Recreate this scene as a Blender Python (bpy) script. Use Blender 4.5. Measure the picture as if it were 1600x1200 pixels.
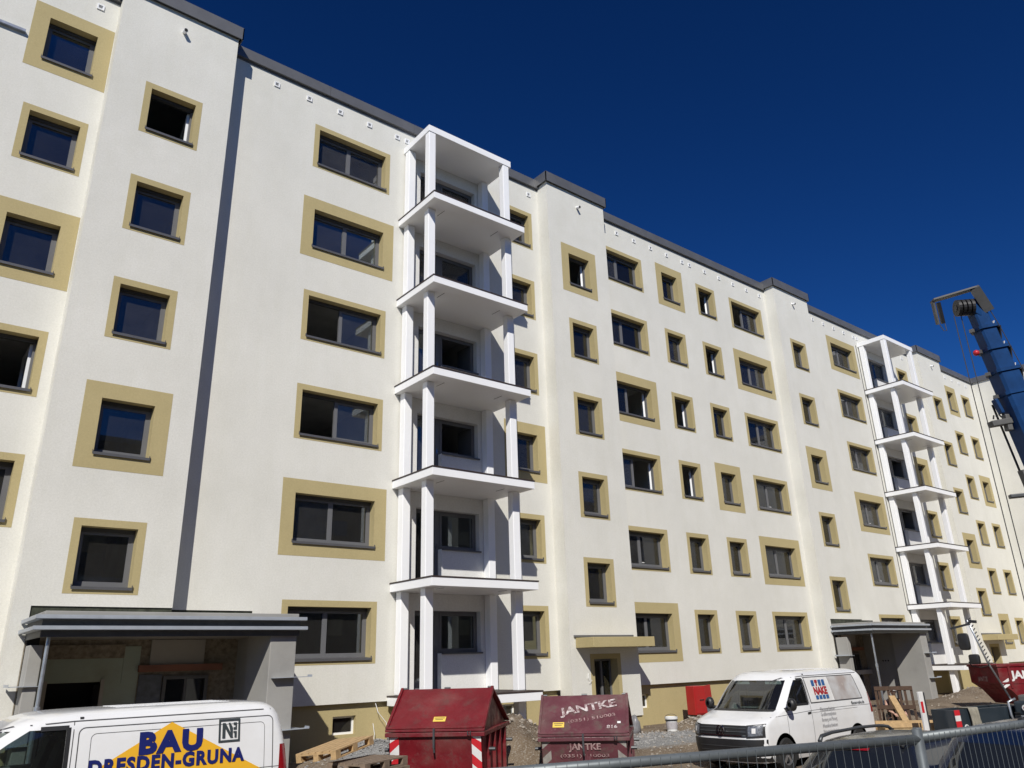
import bpy, bmesh, math, random
from mathutils import Vector, Matrix
R = math.radians
random.seed(7)
sc = bpy.context.scene
for o in list(bpy.data.objects): bpy.data.objects.remove(o)

# ------------------------------------------------------------------ camera
cam = bpy.data.cameras.new('camera'); camo = bpy.data.objects.new('camera', cam)
sc.collection.objects.link(camo); sc.camera = camo
cam.sensor_width = 36.0; cam.lens = 36.0*1198.6/1600; cam.clip_end = 3000; cam.clip_start = .05
YAW, PITCH, ROLL = 0.6836, 0.3471, -0.0310
f = Vector((math.sin(YAW)*math.cos(PITCH), math.cos(YAW)*math.cos(PITCH), math.sin(PITCH)))
r = Vector((math.cos(YAW), -math.sin(YAW), 0)); u = r.cross(f)
r2 = r*math.cos(ROLL)+u*math.sin(ROLL); u2 = -r*math.sin(ROLL)+u*math.cos(ROLL)
camo.matrix_world = Matrix(((r2.x, u2.x, -f.x, 0), (r2.y, u2.y, -f.y, -18.524), (r2.z, u2.z, -f.z, 1.7), (0, 0, 0, 1)))

# ------------------------------------------------------------------ sky, sun, exposure
SUN = Vector((-0.84, -1.0, 1.06)).normalized()          # towards the sun
world = bpy.data.worlds.new('World'); sc.world = world; world.use_nodes = True
nt = world.node_tree; nt.nodes.clear()
sky = nt.nodes.new('ShaderNodeTexSky'); sky.sky_type = 'NISHITA'; sky.sun_disc = False
sky.sun_elevation = math.asin(SUN.z); sky.sun_rotation = math.atan2(SUN.x, SUN.y)
sky.altitude = 0; sky.air_density = 1.0; sky.dust_density = 0.0; sky.ozone_density = 10.0
bg = nt.nodes.new('ShaderNodeBackground'); bg.inputs[1].default_value = 0.05
wo = nt.nodes.new('ShaderNodeOutputWorld')
hs = nt.nodes.new('ShaderNodeHueSaturation'); hs.inputs['Saturation'].default_value = 1.05; hs.inputs['Value'].default_value = .56; hs.inputs['Hue'].default_value = .502
gm = nt.nodes.new('ShaderNodeGamma'); gm.inputs[1].default_value = 1.5
nt.links.new(sky.outputs[0], gm.inputs[0]); nt.links.new(gm.outputs[0], hs.inputs['Color']); nt.links.new(hs.outputs[0], bg.inputs[0]); nt.links.new(bg.outputs[0], wo.inputs[0])
sl = bpy.data.lights.new('sun', 'SUN'); sl.energy = 4.3; sl.angle = R(.53); sl.color = (1, .955, .875)
so = bpy.data.objects.new('sun', sl); sc.collection.objects.link(so)
so.rotation_euler = (-SUN).to_track_quat('-Z', 'Y').to_euler(); so.location = (-20, -40, 40)
sc.view_settings.view_transform = 'Standard'; sc.view_settings.look = 'None'
sc.view_settings.exposure = 0.0; sc.view_settings.gamma = 1.0; sc.view_settings.use_curve_mapping = False
sc.cycles.max_bounces = 8; sc.cycles.transparent_max_bounces = 12

# ------------------------------------------------------------------ materials
def newmat(name):
    m = bpy.data.materials.new(name); m.use_nodes = True
    t = m.node_tree; b = t.nodes['Principled BSDF']; return m, t, b
def N(t, kind, **kw):
    n = t.nodes.new(kind)
    for k, v in kw.items(): setattr(n, k, v)
    return n
def coords(t, scale=1.0):
    g = N(t, 'ShaderNodeNewGeometry'); mp = N(t, 'ShaderNodeMapping')
    mp.inputs['Scale'].default_value = (scale,)*3 if not isinstance(scale, tuple) else scale
    t.links.new(g.outputs['Position'], mp.inputs[0]); return mp.outputs[0]
def noise(t, scale, detail=4, rough=.55, vec=None):
    n = N(t, 'ShaderNodeTexNoise'); n.inputs['Scale'].default_value = scale
    n.inputs['Detail'].default_value = detail; n.inputs['Roughness'].default_value = rough
    t.links.new(vec if vec is not None else coords(t), n.inputs['Vector']); return n.outputs['Fac']
def ramp(t, fac, a, b, c0, c1):
    r_ = N(t, 'ShaderNodeValToRGB'); e = r_.color_ramp.elements
    e[0].position, e[1].position = a, b; e[0].color = (*c0, 1); e[1].color = (*c1, 1)
    t.links.new(fac, r_.inputs[0]); return r_.outputs[0]
def mixc(t, fac, a, b):
    m = N(t, 'ShaderNodeMix', data_type='RGBA')
    for sock, v in ((m.inputs[0], fac), (m.inputs[6], a), (m.inputs[7], b)):
        if hasattr(v, 'is_linked') or hasattr(v, 'links'): t.links.new(v, sock)
        else: sock.default_value = v if not isinstance(v, tuple) else (*v, 1)
    return m.outputs[2]
def bump(t, b, h, strength=.3, dist=.01):
    n = N(t, 'ShaderNodeBump'); n.inputs['Strength'].default_value = strength; n.inputs['Distance'].default_value = dist
    t.links.new(h, n.inputs['Height']); t.links.new(n.outputs[0], b.inputs['Normal'])
def mul(c, k): return tuple(min(1, x*k) for x in c)
def mat(name, col, rough=.6, metal=0.0, var=.08, vs=3.0, bs=0.0, bscale=40., coat=0.0, spec=.5, big=None):
    m, t, b = newmat(name)
    b.inputs['Roughness'].default_value = rough; b.inputs['Metallic'].default_value = metal
    b.inputs['Coat Weight'].default_value = coat; b.inputs['Coat Roughness'].default_value = .05
    b.inputs['Specular IOR Level'].default_value = spec
    c = ramp(t, noise(t, vs, 6, .6), .3, .7, mul(col, 1-var), mul(col, 1+var))
    if big:
        c = mixc(t, ramp(t, noise(t, big[0], 5, .65), .42, .66, (0, 0, 0), (big[2],)*3), c, big[1])
    t.links.new(c, b.inputs['Base Color'])
    if bs: bump(t, b, noise(t, bscale, 5, .7), bs, .01)
    return m
def plaster(name, col, warm=0):
    m, t, b = newmat(name); b.inputs['Roughness'].default_value = .92; b.inputs['Specular IOR Level'].default_value = .15
    c = ramp(t, noise(t, .28, 5, .6), .3, .7, mul(col, .95), mul(col, 1.03))
    def over(c, fac, lo, a=.3, b_=.7):
        mm = N(t, 'ShaderNodeMix', data_type='RGBA', blend_type='MULTIPLY'); mm.inputs[0].default_value = 1
        t.links.new(c, mm.inputs[6]); t.links.new(ramp(t, fac, a, b_, (lo, lo, lo*.99), (1, 1, 1)), mm.inputs[7]); return mm.outputs[2]
    c = over(c, noise(t, 1.1, 7, .68, coords(t, (1, 1, .7))), .94, .32, .62)      # trowel clouds
    c = over(c, noise(t, 3.0, 4, .6, coords(t, (1.6, 1.6, .12))), .985, .28, .6)  # faint run-down streaks
    c = over(c, noise(t, 24, 4, .75), .88)                                        # grain
    c = over(c, noise(t, 90, 2, .6), .90)
    t.links.new(c, b.inputs['Base Color'])
    ad = N(t, 'ShaderNodeMath', operation='MULTIPLY_ADD'); ad.inputs[1].default_value = .45
    t.links.new(noise(t, 60, 4, .75), ad.inputs[0]); t.links.new(noise(t, 2.2, 5, .6), ad.inputs[2])
    bump(t, b, ad.outputs[0], .55, .012)
    return m
def glassmat(name, tint=(.80, .86, .85), refl=1.0, dust=.085):
    m, t, b = newmat(name); t.nodes.remove(b); out = t.nodes['Material Output']
    tr = N(t, 'ShaderNodeBsdfTransparent'); tr.inputs[0].default_value = (*tint, 1)
    gl = N(t, 'ShaderNodeBsdfGlossy'); gl.inputs['Roughness'].default_value = .008; gl.inputs[0].default_value = (.95, .97, 1, 1)
    fr = N(t, 'ShaderNodeFresnel'); fr.inputs[0].default_value = 1.52
    mu = N(t, 'ShaderNodeMath', operation='MULTIPLY', use_clamp=True); mu.inputs[1].default_value = 1.35*refl
    bp = N(t, 'ShaderNodeBump'); bp.inputs['Strength'].default_value = .03; bp.inputs['Distance'].default_value = .02
    t.links.new(noise(t, 1.3, 1, .4), bp.inputs['Height']); t.links.new(bp.outputs[0], gl.inputs['Normal'])
    mx = N(t, 'ShaderNodeMixShader')
    t.links.new(fr.outputs[0], mu.inputs[0]); t.links.new(mu.outputs[0], mx.inputs[0])
    t.links.new(tr.outputs[0], mx.inputs[1]); t.links.new(gl.outputs[0], mx.inputs[2])
    df = N(t, 'ShaderNodeBsdfDiffuse'); df.inputs[0].default_value = (.62, .60, .56, 1); oi = N(t, 'ShaderNodeObjectInfo')
    dn = N(t, 'ShaderNodeMath', operation='MULTIPLY'); t.links.new(noise(t, 2.0, 6, .7), dn.inputs[0]); t.links.new(oi.outputs['Random'], dn.inputs[1])
    da = N(t, 'ShaderNodeMath', operation='MULTIPLY_ADD'); da.inputs[1].default_value = dust; da.inputs[2].default_value = dust*.10; t.links.new(dn.outputs[0], da.inputs[0])
    m2 = N(t, 'ShaderNodeMixShader'); t.links.new(da.outputs[0], m2.inputs[0]); t.links.new(mx.outputs[0], m2.inputs[1]); t.links.new(df.outputs[0], m2.inputs[2])
    t.links.new(m2.outputs[0], out.inputs[0])
    return m
def wornpaint(name, col, rust, scuff, amt):
    m, t, b = newmat(name); b.inputs['Roughness'].default_value = .5
    c = ramp(t, noise(t, 1.7, 6, .65), .3, .7, mul(col, .78), mul(col, 1.15))
    c = mixc(t, ramp(t, noise(t, 3.3, 8, .75), .52, .66, (0, 0, 0), (amt,)*3), c, rust)
    c = mixc(t, ramp(t, noise(t, 9, 8, .8, coords(t, (1, 1, .35))), .62, .70, (0, 0, 0), (amt*.7,)*3), c, scuff)
    c = mixc(t, ramp(t, noise(t, .9, 3, .5, coords(t, (1, 1, 2))), .5, .8, (0, 0, 0), (amt*.35,)*3), c, (.30, .255, .21))
    t.links.new(c, b.inputs['Base Color']); t.links.new(ramp(t, noise(t, 3.3, 8, .75), .45, .7, (.35,)*3, (.85,)*3), b.inputs['Roughness'])
    bump(t, b, noise(t, 3.5, 4, .6), .5, .03); return m
def stencil(name, col, a, b_):
    m, t, b = newmat(name); b.inputs['Roughness'].default_value = .7
    t.links.new(mixc(t, ramp(t, noise(t, 7, 6, .75), a, b_, (1, 1, 1), (0, 0, 0)), (.15, .055, .06), col), b.inputs['Base Color']); return m
M = {}
M['wall'] = plaster('cream_plaster', (.825, .815, .76))
M['ochre'] = plaster('ochre_plaster', (.535, .447, .240))
M['white'] = mat('white_panel', (.94, .95, .96), .38, var=.02, vs=1.2)
M['backwall'] = plaster('white_plaster', (.89, .89, .88))
M['frame'] = mat('anthracite_frame', (.145, .147, .153), .42, var=.05)
M['sill'] = mat('anthracite_sill', (.13, .13, .135), .4, .3, var=.06)
M['headbar'] = mat('head_bar', (.055, .056, .058), .5)
M['coping'] = mat('grey_coping', (.17, .172, .178), .42, .35, var=.1, vs=2)
M['glass'] = glassmat('window_glass')
M['vent'] = mat('white_vent', (.85, .86, .87), .5)
M['ventin'] = mat('vent_slots', (.3, .3, .3), .7)
M['blind'] = mat('grey_blind', (.26, .245, .235), .8, var=.12, vs=4)
M['opp'] = mat('dark_brick', (.13, .115, .10), .9, var=.2, vs=.6)
M['inner'] = mat('raw_room', (.55, .545, .52), .9, var=.15, vs=1.2)
M['sash'] = mat('white_sash', (.85, .86, .86), .35, var=.02)
M['deck'] = mat('deck_board', (.05, .035, .03), .6)
M['slot'] = mat('dark_slot', (.02, .02, .02), .8)
M['concrete'] = mat('concrete', (.36, .355, .335), .88, var=.1, vs=2.2, bs=.25, bscale=30, big=(1.1, (.27, .265, .25), .8))
M['galv'] = mat('galvanised_steel', (.47, .5, .54), .36, .75, var=.16, vs=9)
M['fence'] = mat('dull_galvanised_tube', (.17, .19, .20), .5, .45, var=.15, vs=9)
M['angle'] = mat('zinc_with_sky_sheen', (.44, .48, .53), .4, .25, var=.08, vs=5)  # pale blue of the reflected sky is mixed into the zinc colour
M['galvdark'] = mat('dark_steel', (.10, .105, .11), .45, .6, var=.15, vs=6)
M['green'] = mat('old_green_wall', (.46, .54, .46), .9, var=.14, vs=1.6, bs=.3, big=(1.6, (.33, .35, .28), .7))
M['raw'] = mat('raw_aggregate_wall', (.30, .26, .20), .95, var=.4, vs=10, bs=.8, bscale=22)
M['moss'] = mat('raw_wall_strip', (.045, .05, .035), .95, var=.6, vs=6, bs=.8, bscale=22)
M['beam'] = mat('rust_primer_beam', (.30, .13, .085), .7, var=.15)
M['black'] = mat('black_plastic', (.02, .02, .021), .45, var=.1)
M['rubber'] = mat('rubber', (.018, .018, .018), .8)
M['vanw'] = mat('white_van_paint', (.80, .81, .82), .22, var=.02, vs=1, coat=.6, big=(1.3, (.66, .645, .61), .35))
M['carglass'] = glassmat('vehicle_glass', (.42, .50, .48), 1.3, .03)
M['darkglass'] = mat('tinted_glass', (.012, .014, .016), .04, var=0.0, coat=1)
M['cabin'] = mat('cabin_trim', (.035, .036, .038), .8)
M['chrome'] = mat('chrome', (.75, .76, .78), .12, 1.0, var=.02)
M['lamp'] = mat('headlamp_lens', (.16, .17, .19), .25, .2, var=.6, vs=22, bs=.6, bscale=18)
M['seam'] = mat('panel_gap', (.06, .06, .065), .7)
M['rim'] = mat('silver_rim', (.42, .43, .45), .3, .8)
M['yellow'] = mat('orange_yellow_film', (.80, .44, .03), .35, var=.02)
M['navy'] = mat('navy_film', (.012, .018, .13), .35)
M['charcoal'] = mat('charcoal_film', (.045, .055, .06), .4)
M['nred'] = mat('red_film', (.38, .02, .03), .4)
M['nblue'] = mat('blue_film', (.03, .11, .30), .4)
M['greyt'] = mat('grey_lettering', (.30, .30, .31), .5)
M['skipred'] = wornpaint('red_skip_paint', (.165, .010, .016), (.09, .045, .035), (.30, .20, .17), .6)
M['skipold'] = wornpaint('faded_red_skip_paint', (.125, .040, .050), (.10, .072, .058), (.32, .25, .22), .95)
M['stencil'] = stencil('worn_white_stencil', (.66, .61, .60), .40, .60)
M['stencildim'] = stencil('worn_dim_stencil', (.40, .28, .27), .46, .62)
M['hazw'] = mat('white_reflective', (.72, .72, .71), .5, var=.1)
M['hazold'] = mat('grimy_white_reflective', (.30, .285, .26), .6, var=.25, vs=10)
M['asphalt'] = mat('asphalt', (.05, .05, .052), .9, var=.25, vs=30, bs=.3, bscale=60)
M['grass'] = mat('unseen_grass', (.045, .075, .025), .95, var=.4, vs=6, bs=.6, bscale=30)
M['hazr'] = mat('red_reflective', (.55, .02, .03), .45, var=.1)
M['sticker'] = mat('yellow_sticker', (.78, .55, .10), .5)
M['woodnew'] = mat('fresh_wood', (.50, .34, .17), .75, var=.2, vs=12, bs=.15)
M['woodold'] = mat('weathered_wood', (.22, .165, .12), .85, var=.25, vs=10, bs=.2)
M['wooddark'] = mat('dark_stained_wood', (.07, .038, .022), .8, var=.25, vs=10)
M['osb'] = mat('osb_board', (.50, .37, .2), .8, var=.3, vs=16, bs=.2)
M['redcab'] = mat('red_cabinet_paint', (.42, .018, .018), .45, var=.12, vs=3, big=(3, (.25, .03, .025), .5))
M['bluegrey'] = mat('blue_grey_panel', (.15, .17, .2), .6, var=.3, vs=8)
M['bucket'] = mat('white_bucket', (.74, .75, .74), .45, var=.06)
M['label'] = mat('bucket_label', (.42, .40, .41), .6, var=.2, vs=8)
M['bag'] = mat('grey_plastic_bag', (.22, .22, .23), .35, var=.3, vs=9)
M['trailer'] = mat('dark_blue_grey_trailer', (.022, .032, .042), .35, var=.1, coat=.3)
M['canvas'] = mat('olive_canvas', (.26, .245, .2), .9, var=.2, vs=8, bs=.4, bscale=25)
M['craneblue'] = mat('crane_blue', (.007, .045, .15), .5, var=.2, spec=.25)
M['cranegrey'] = mat('crane_grey', (.115, .115, .112), .55, var=.15)
M['carblack'] = mat('black_car_paint', (.012, .014, .018), .22, var=.05, coat=.25)
M['carblue'] = mat('blue_car_paint', (.005, .012, .036), .25, var=.05, coat=.25)
M['redlens'] = mat('red_lens', (.26, .008, .012), .15, coat=1)
M['rope'] = mat('steel_rope', (.05, .05, .05), .6)
M['skin'] = mat('skin', (.56, .34, .26), .6, var=.05)
M['cloth'] = mat('black_shirt', (.02, .02, .022), .9)
M['trouser'] = mat('grey_trousers', (.12, .12, .125), .9)
M['cap'] = mat('pale_cap', (.7, .69, .66), .8)
M['hair'] = mat('brown_hair', (.06, .04, .03), .8)
M['asph'] = mat('old_render', (.45, .43, .39), .9, var=.1, vs=.6)
def picmat():
    m, t, b = newmat('printed_picture'); b.inputs['Roughness'].default_value = .25
    c = ramp(t, noise(t, 2.1, 3, .5), .35, .65, (.55, .56, .57), (.36, .31, .29))
    w = N(t, 'ShaderNodeTexVoronoi'); w.inputs['Scale'].default_value = 3.2; t.links.new(coords(t), w.inputs['Vector'])
    c = mixc(t, ramp(t, w.outputs['Distance'], .2, .3, (1, 1, 1), (0, 0, 0)), c, (.62, .58, .53))
    t.links.new(c, b.inputs['Base Color']); return m
M['picture'] = picmat()
def groundmat():
    m, t, b = newmat('site_ground'); b.inputs['Roughness'].default_value = .97; b.inputs['Specular IOR Level'].default_value = .1
    pos = coords(t)
    soil = ramp(t, noise(t, 1.4, 8, .68), .3, .72, (.13, .095, .065), (.27, .215, .155))
    speck = ramp(t, noise(t, 26, 4, .7), .52, .68, (0, 0, 0), (1, 1, 1))
    soil = mixc(t, speck, soil, (.36, .33, .29))
    grav = ramp(t, noise(t, 38, 4, .75), .3, .7, (.12, .12, .118), (.42, .42, .41))
    g = N(t, 'ShaderNodeVectorMath', operation='DISTANCE'); mp = N(t, 'ShaderNodeMapping')
    mp.inputs['Scale'].default_value = (.30, .95, 0); t.links.new(pos, mp.inputs[0])
    g.inputs[1].default_value = (.30*17.3, .95*-2.9, 0); t.links.new(mp.outputs[0], g.inputs[0])
    a = N(t, 'ShaderNodeMath', operation='MULTIPLY_ADD'); a.inputs[1].default_value = .9
    t.links.new(noise(t, 1.1, 5, .6), a.inputs[0]); t.links.new(g.outputs['Value'], a.inputs[2])
    sc1 = N(t, 'ShaderNodeMath', operation='MULTIPLY'); sc1.inputs[1].default_value = .5; t.links.new(a.outputs[0], sc1.inputs[0])
    fm = ramp(t, sc1.outputs[0], .62, .75, (1, 1, 1), (0, 0, 0))
    g2 = N(t, 'ShaderNodeVectorMath', operation='DISTANCE'); g2.inputs[1].default_value = (9.5, -2.1, 0); t.links.new(pos, g2.inputs[0])
    sc2 = N(t, 'ShaderNodeMath', operation='MULTIPLY'); sc2.inputs[1].default_value = .5; t.links.new(g2.outputs['Value'], sc2.inputs[0])
    fm2 = ramp(t, sc2.outputs[0], .5, .75, (1, 1, 1), (0, 0, 0))
    mx = N(t, 'ShaderNodeMath', operation='MAXIMUM'); t.links.new(fm, mx.inputs[0]); t.links.new(fm2, mx.inputs[1])
    c = mixc(t, mx.outputs[0], soil, grav); t.links.new(c, b.inputs['Base Color'])
    bump(t, b, noise(t, 22, 8, .75), .9, .04); return m
M['ground'] = groundmat()
M['stone'] = mat('rubble_stone', (.33, .29, .24), .95, var=.35, vs=2.5)
M['gravelst'] = mat('grey_gravel', (.29, .285, .275), .95, var=.4, vs=5)

# ------------------------------------------------------------------ mesh helpers
COL = sc.collection
class MB:
    def __init__(s): s.v = []; s.f = []
    def face(s, pts):
        n = len(s.v); s.v += [tuple(p) for p in pts]; s.f.append(tuple(range(n, n+len(pts))))
    def box(s, x0, x1, y0, y1, z0, z1):
        n = len(s.v)
        s.v += [(x, y, z) for z in (z0, z1) for (x, y) in ((x0, y0), (x1, y0), (x1, y1), (x0, y1))]
        s.f += [tuple(n+i for i in q) for q in ((3, 2, 1, 0), (4, 5, 6, 7), (0, 1, 5, 4), (1, 2, 6, 5), (2, 3, 7, 6), (3, 0, 4, 7))]
        return s
    def prism(s, poly, axis, a, b):
        """poly: 2D points; axis: extrusion axis 0/1/2"""
        def P(p, c):
            return (c, p[0], p[1]) if axis == 0 else ((p[0], c, p[1]) if axis == 1 else (p[0], p[1], c))
        n = len(s.v); k = len(poly)
        s.v += [P(p, a) for p in poly]+[P(p, b) for p in poly]
        s.f += [tuple(n+i for i in range(k)), tuple(n+k+i for i in reversed(range(k)))]
        s.f += [(n+i, n+k+i, n+k+(i+1) % k, n+(i+1) % k) for i in range(k)]
        return s
    def tube(s, pts, rad, seg=10, caps=True):
        pts = [Vector(p) for p in pts]; n0 = len(s.v)
        rads = rad if isinstance(rad, (list, tuple)) else [rad]*len(pts)
        d0 = (pts[1]-pts[0]).normalized(); up = Vector((0, 0, 1)) if abs(d0.z) < .9 else Vector((1, 0, 0))
        a = d0.cross(up).normalized()
        for i, p in enumerate(pts):
            d = (pts[min(i+1, len(pts)-1)]-pts[max(i-1, 0)]).normalized()
            a = (a-d*a.dot(d)).normalized(); b = d.cross(a)
            s.v += [tuple(p+(a*math.cos(2*math.pi*j/seg)+b*math.sin(2*math.pi*j/seg))*rads[i]) for j in range(seg)]
        for i in range(len(pts)-1):
            for j in range(seg):
                k = n0+i*seg
                s.f.append((k+j, k+(j+1) % seg, k+seg+(j+1) % seg, k+seg+j))
        if caps:
            s.f.append(tuple(n0+j for j in reversed(range(seg)))); k = n0+(len(pts)-1)*seg
            s.f.append(tuple(k+j for j in range(seg)))
        return s
    def beam(s, p, q, w, h, upv=(0, 0, 1)):
        p, q = Vector(p), Vector(q); d = (q-p).normalized(); a = d.cross(Vector(upv)).normalized(); b = a.cross(d)
        n = len(s.v)
        for c in (p, q): s.v += [tuple(c+a*w/2*i+b*h/2*j) for i, j in ((-1, -1), (1, -1), (1, 1), (-1, 1))]
        s.f += [tuple(n+i for i in t_) for t_ in ((0, 1, 2, 3), (7, 6, 5, 4), (0, 4, 5, 1), (1, 5, 6, 2), (2, 6, 7, 3), (3, 7, 4, 0))]
        return s
    def grid(s, rows, closed=False):
        n = len(s.v); k = len(rows[0])
        for r_ in rows: s.v += [tuple(p) for p in r_]
        for i in range(len(rows)-1):
            for j in range(k if closed else k-1):
                a = n+i*k+j; b = n+i*k+(j+1) % k
                s.f.append((a, b, b+k, a+k))
        return s
    def mesh(s, name, smooth=False):
        me = bpy.data.meshes.new(name); me.from_pydata(s.v, [], s.f); me.validate(); me.update()
        bm = bmesh.new(); bm.from_mesh(me)
        if smooth: bmesh.ops.remove_doubles(bm, verts=bm.verts, dist=.0004)
        bmesh.ops.recalc_face_normals(bm, faces=bm.faces); bm.to_mesh(me); bm.free()
        if smooth:
            for p in me.polygons: p.use_smooth = True
        return me
    def build(s, name, m, parent=None, smooth=False, bev=0, loc=None, sharp=None):
        me = s.mesh(name, smooth); me.materials.append(M[m] if isinstance(m, str) else m)
        o = bpy.data.objects.new(name, me); COL.objects.link(o)
        if parent: o.parent = parent
        if loc: o.location = loc
        if bev:
            b = o.modifiers.new('bevel', 'BEVEL'); b.width = bev; b.segments = 2; b.limit_method = 'ANGLE'; b.angle_limit = R(40)
        if smooth and sharp: me.set_sharp_from_angle(angle=R(sharp))
        return o
def link(name, me, parent=None, loc=(0, 0, 0)):
    o = bpy.data.objects.new(name, me); COL.objects.link(o); o.parent = parent; o.location = loc; return o
def empty(name, loc=(0, 0, 0), rz=0, label=None, cat=None, group=None):
    o = bpy.data.objects.new(name, None); COL.objects.link(o); o.location = loc; o.rotation_euler = (0, 0, rz)
    o.empty_display_size = .2; tag(o, label, cat, group); return o
def tag(o, label=None, cat=None, group=None, kind=None):
    if label: o['label'] = label
    if cat: o['category'] = cat
    if group: o['group'] = group
    if kind: o['kind'] = kind
    return o
def copy_tree(o, parent=None):
    c = o.copy(); COL.objects.link(c); c.parent = parent
    for ch in [x for x in bpy.data.objects if x.parent == o]: copy_tree(ch, c)
    return c
def text(name, s, size, m, parent, mw, bold=0.0, width=None, shear=0.0, space=1.0):
    cu = bpy.data.curves.new('lettering', 'FONT'); cu.body = s; cu.size = 1.0; cu.offset = bold; cu.extrude = 0.0; cu.shear = shear
    cu.resolution_u = 3; cu.space_character = space
    t = bpy.data.objects.new('tmp', cu); COL.objects.link(t)
    dg = bpy.context.evaluated_depsgraph_get(); me = bpy.data.meshes.new_from_object(t.evaluated_get(dg))
    bpy.data.objects.remove(t); bpy.data.curves.remove(cu)
    xs = [v.co.x for v in me.vertices]; ys = [v.co.y for v in me.vertices]
    x0, x1 = min(xs), max(xs); y0, y1 = 0.0, max(ys)
    sy = size/(y1-y0); sx = width/(x1-x0) if width else sy
    for v in me.vertices: v.co = Vector(((v.co.x-x0)*sx, v.co.y*sy, 0))
    me.materials.append(M[m]); me.name = name
    o = bpy.data.objects.new(name, me); COL.objects.link(o); o.parent = parent; o.matrix_local = mw
    return o

# ------------------------------------------------------------------ building data
H = 2.8; ZT = 0.327; ZR = -0.983; D = 0.5415
def top(k): return ZT+H*k
def rtop(k): return ZR+H*k
WH = 1.24
BW = {'n': (.16, .155, .13), 'w': (.355, .36, .345)}      # band: side, top, below
# (x0, x1, double, {floor: band}, {floor: open})   on the S plane
SW = [
 (0.63, 1.70, False, {6: 'w', 5: 'n', 4: 'w', 3: 'n', 2: 'n', 1: 'n'}, {3: 1}),
 (7.85, 10.13, True, {6: 'n', 5: 'w', 4: 'n', 3: 'n', 2: 'w', 1: 'n'}, {4: 'L', 3: 'L'}),
 (15.06, 16.10, False, {6: 'n', 5: 'n', 4: 'n', 3: 'w', 2: 'n', 1: 'n'}, {}),
 (19.85, 22.06, True, {6: 'n', 5: 'n', 4: 'w', 3: 'n', 2: 'n', 1: 'w'}, {4: 'R', 3: 'R'}),
 (23.46, 24.46, False, {6: 'w', 5: 'n', 4: 'n', 3: 'n', 2: 'n', 1: 'n'}, {4: 1, 3: 1}),
 (25.92, 26.92, False, {6: 'n', 5: 'n', 4: 'n', 3: 'w', 2: 'n', 1: 'n'}, {6: 1, 5: 1}),
 (28.32, 30.54, True, {6: 'n', 5: 'w', 4: 'n', 3: 'n', 2: 'w', 1: 'n'}, {6: 'L'}),
 (36.92, 39.12, True, {6: 'w', 5: 'n', 4: 'n', 3: 'w', 2: 'n', 1: 'n'}, {}),
 (44.30, 45.32, False, {6: 'n', 5: 'n', 4: 'w', 3: 'n', 2: 'n', 1: 'n'}, {}),
 (50.75, 51.72, False, {6: 'w', 5: 'n', 4: 'n', 3: 'n', 2: 'n', 1: 'w'}, {}),
 (53.05, 54.02, False, {6: 'n', 5: 'n', 4: 'w', 3: 'n', 2: 'n', 1: 'n'}, {}),
]
RWIN = [
 (3.03, 4.13, {6: 'n', 5: 'n', 4: 'n', 3: 'w', 2: 'n'}, {6: 1}),
 (17.52, 18.56, {6: 'w', 5: 'n', 4: 'n', 3: 'n', 2: 'n'}, {6: 1}),
 (32.15, 33.17, {6: 'n', 5: 'n', 4: 'w', 3: 'n', 2: 'n'}, {}),
 (47.15, 48.15, {6: 'n', 5: 'n', 4: 'n', 3: 'w', 2: 'n'}, {}),
]
RX = [(2.07, 5.02), (16.60, 19.57), (31.20, 34.18), (46.15, 49.12)]
SX = [(-9.0, 2.07), (5.02, 16.60), (19.57, 31.20), (34.18, 46.15), (49.12, 55.25)]
PORCH = [0.0, 29.13]                 # x shift of the two big porches
BALC = [0.0, 29.07]                  # x shift of the two balcony towers
ZW0, ZTOP = .85, 18.5
def slabz(k): return .73+H*(k-1)     # underside of balcony slab k

bld = empty('apartment_building', (20, 0, -.4), 0, 'long six storey cream apartment block with ochre window surrounds and white balcony towers', 'building')
bld.location = (0, 0, 0)
def panel(x0, x1, z0, z1, y, holes):
    """vertical wall in plane y with rectangular holes"""
    xs = sorted({x0, x1, *[min(max(h[i], x0), x1) for h in holes for i in (0, 1)]})
    zs = sorted({z0, z1, *[min(max(h[i], z0), z1) for h in holes for i in (2, 3)]})
    vid = {}; v = []; f_ = []
    def V(i, j):
        if (i, j) not in vid: vid[(i, j)] = len(v); v.append((xs[i], y, zs[j]))
        return vid[(i, j)]
    for i in range(len(xs)-1):
        for j in range(len(zs)-1):
            cx, cz = (xs[i]+xs[i+1])/2, (zs[j]+zs[j+1])/2
            if any(h[0] < cx < h[1] and h[2] < cz < h[3] for h in holes): continue
            f_.append((V(i, j), V(i+1, j), V(i+1, j+1), V(i, j+1)))
    m = MB(); m.v = v; m.f = f_; return m
def lshape(k, dx):
    z0 = slabz(k)+.26; zt = slabz(k)+2.35
    return [(11.42+dx, 12.28+dx, z0, zt), (12.28+dx, 13.62+dx, z0+.98, zt)]
BALHOLES = [h for dx in BALC for k in range(1, 7) for h in lshape(k, dx)]
CELLAR = [(9.24, 9.86, .14, .56), (14.35, 14.97, .14, .56), (20.0, 20.62, .14, .56), (38.3, 38.9, .14, .56)]
swh = [(x0, x1, top(k)-WH, top(k)) for (x0, x1, d_, b_, o_) in SW for k in b_]+BALHOLES
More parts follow.
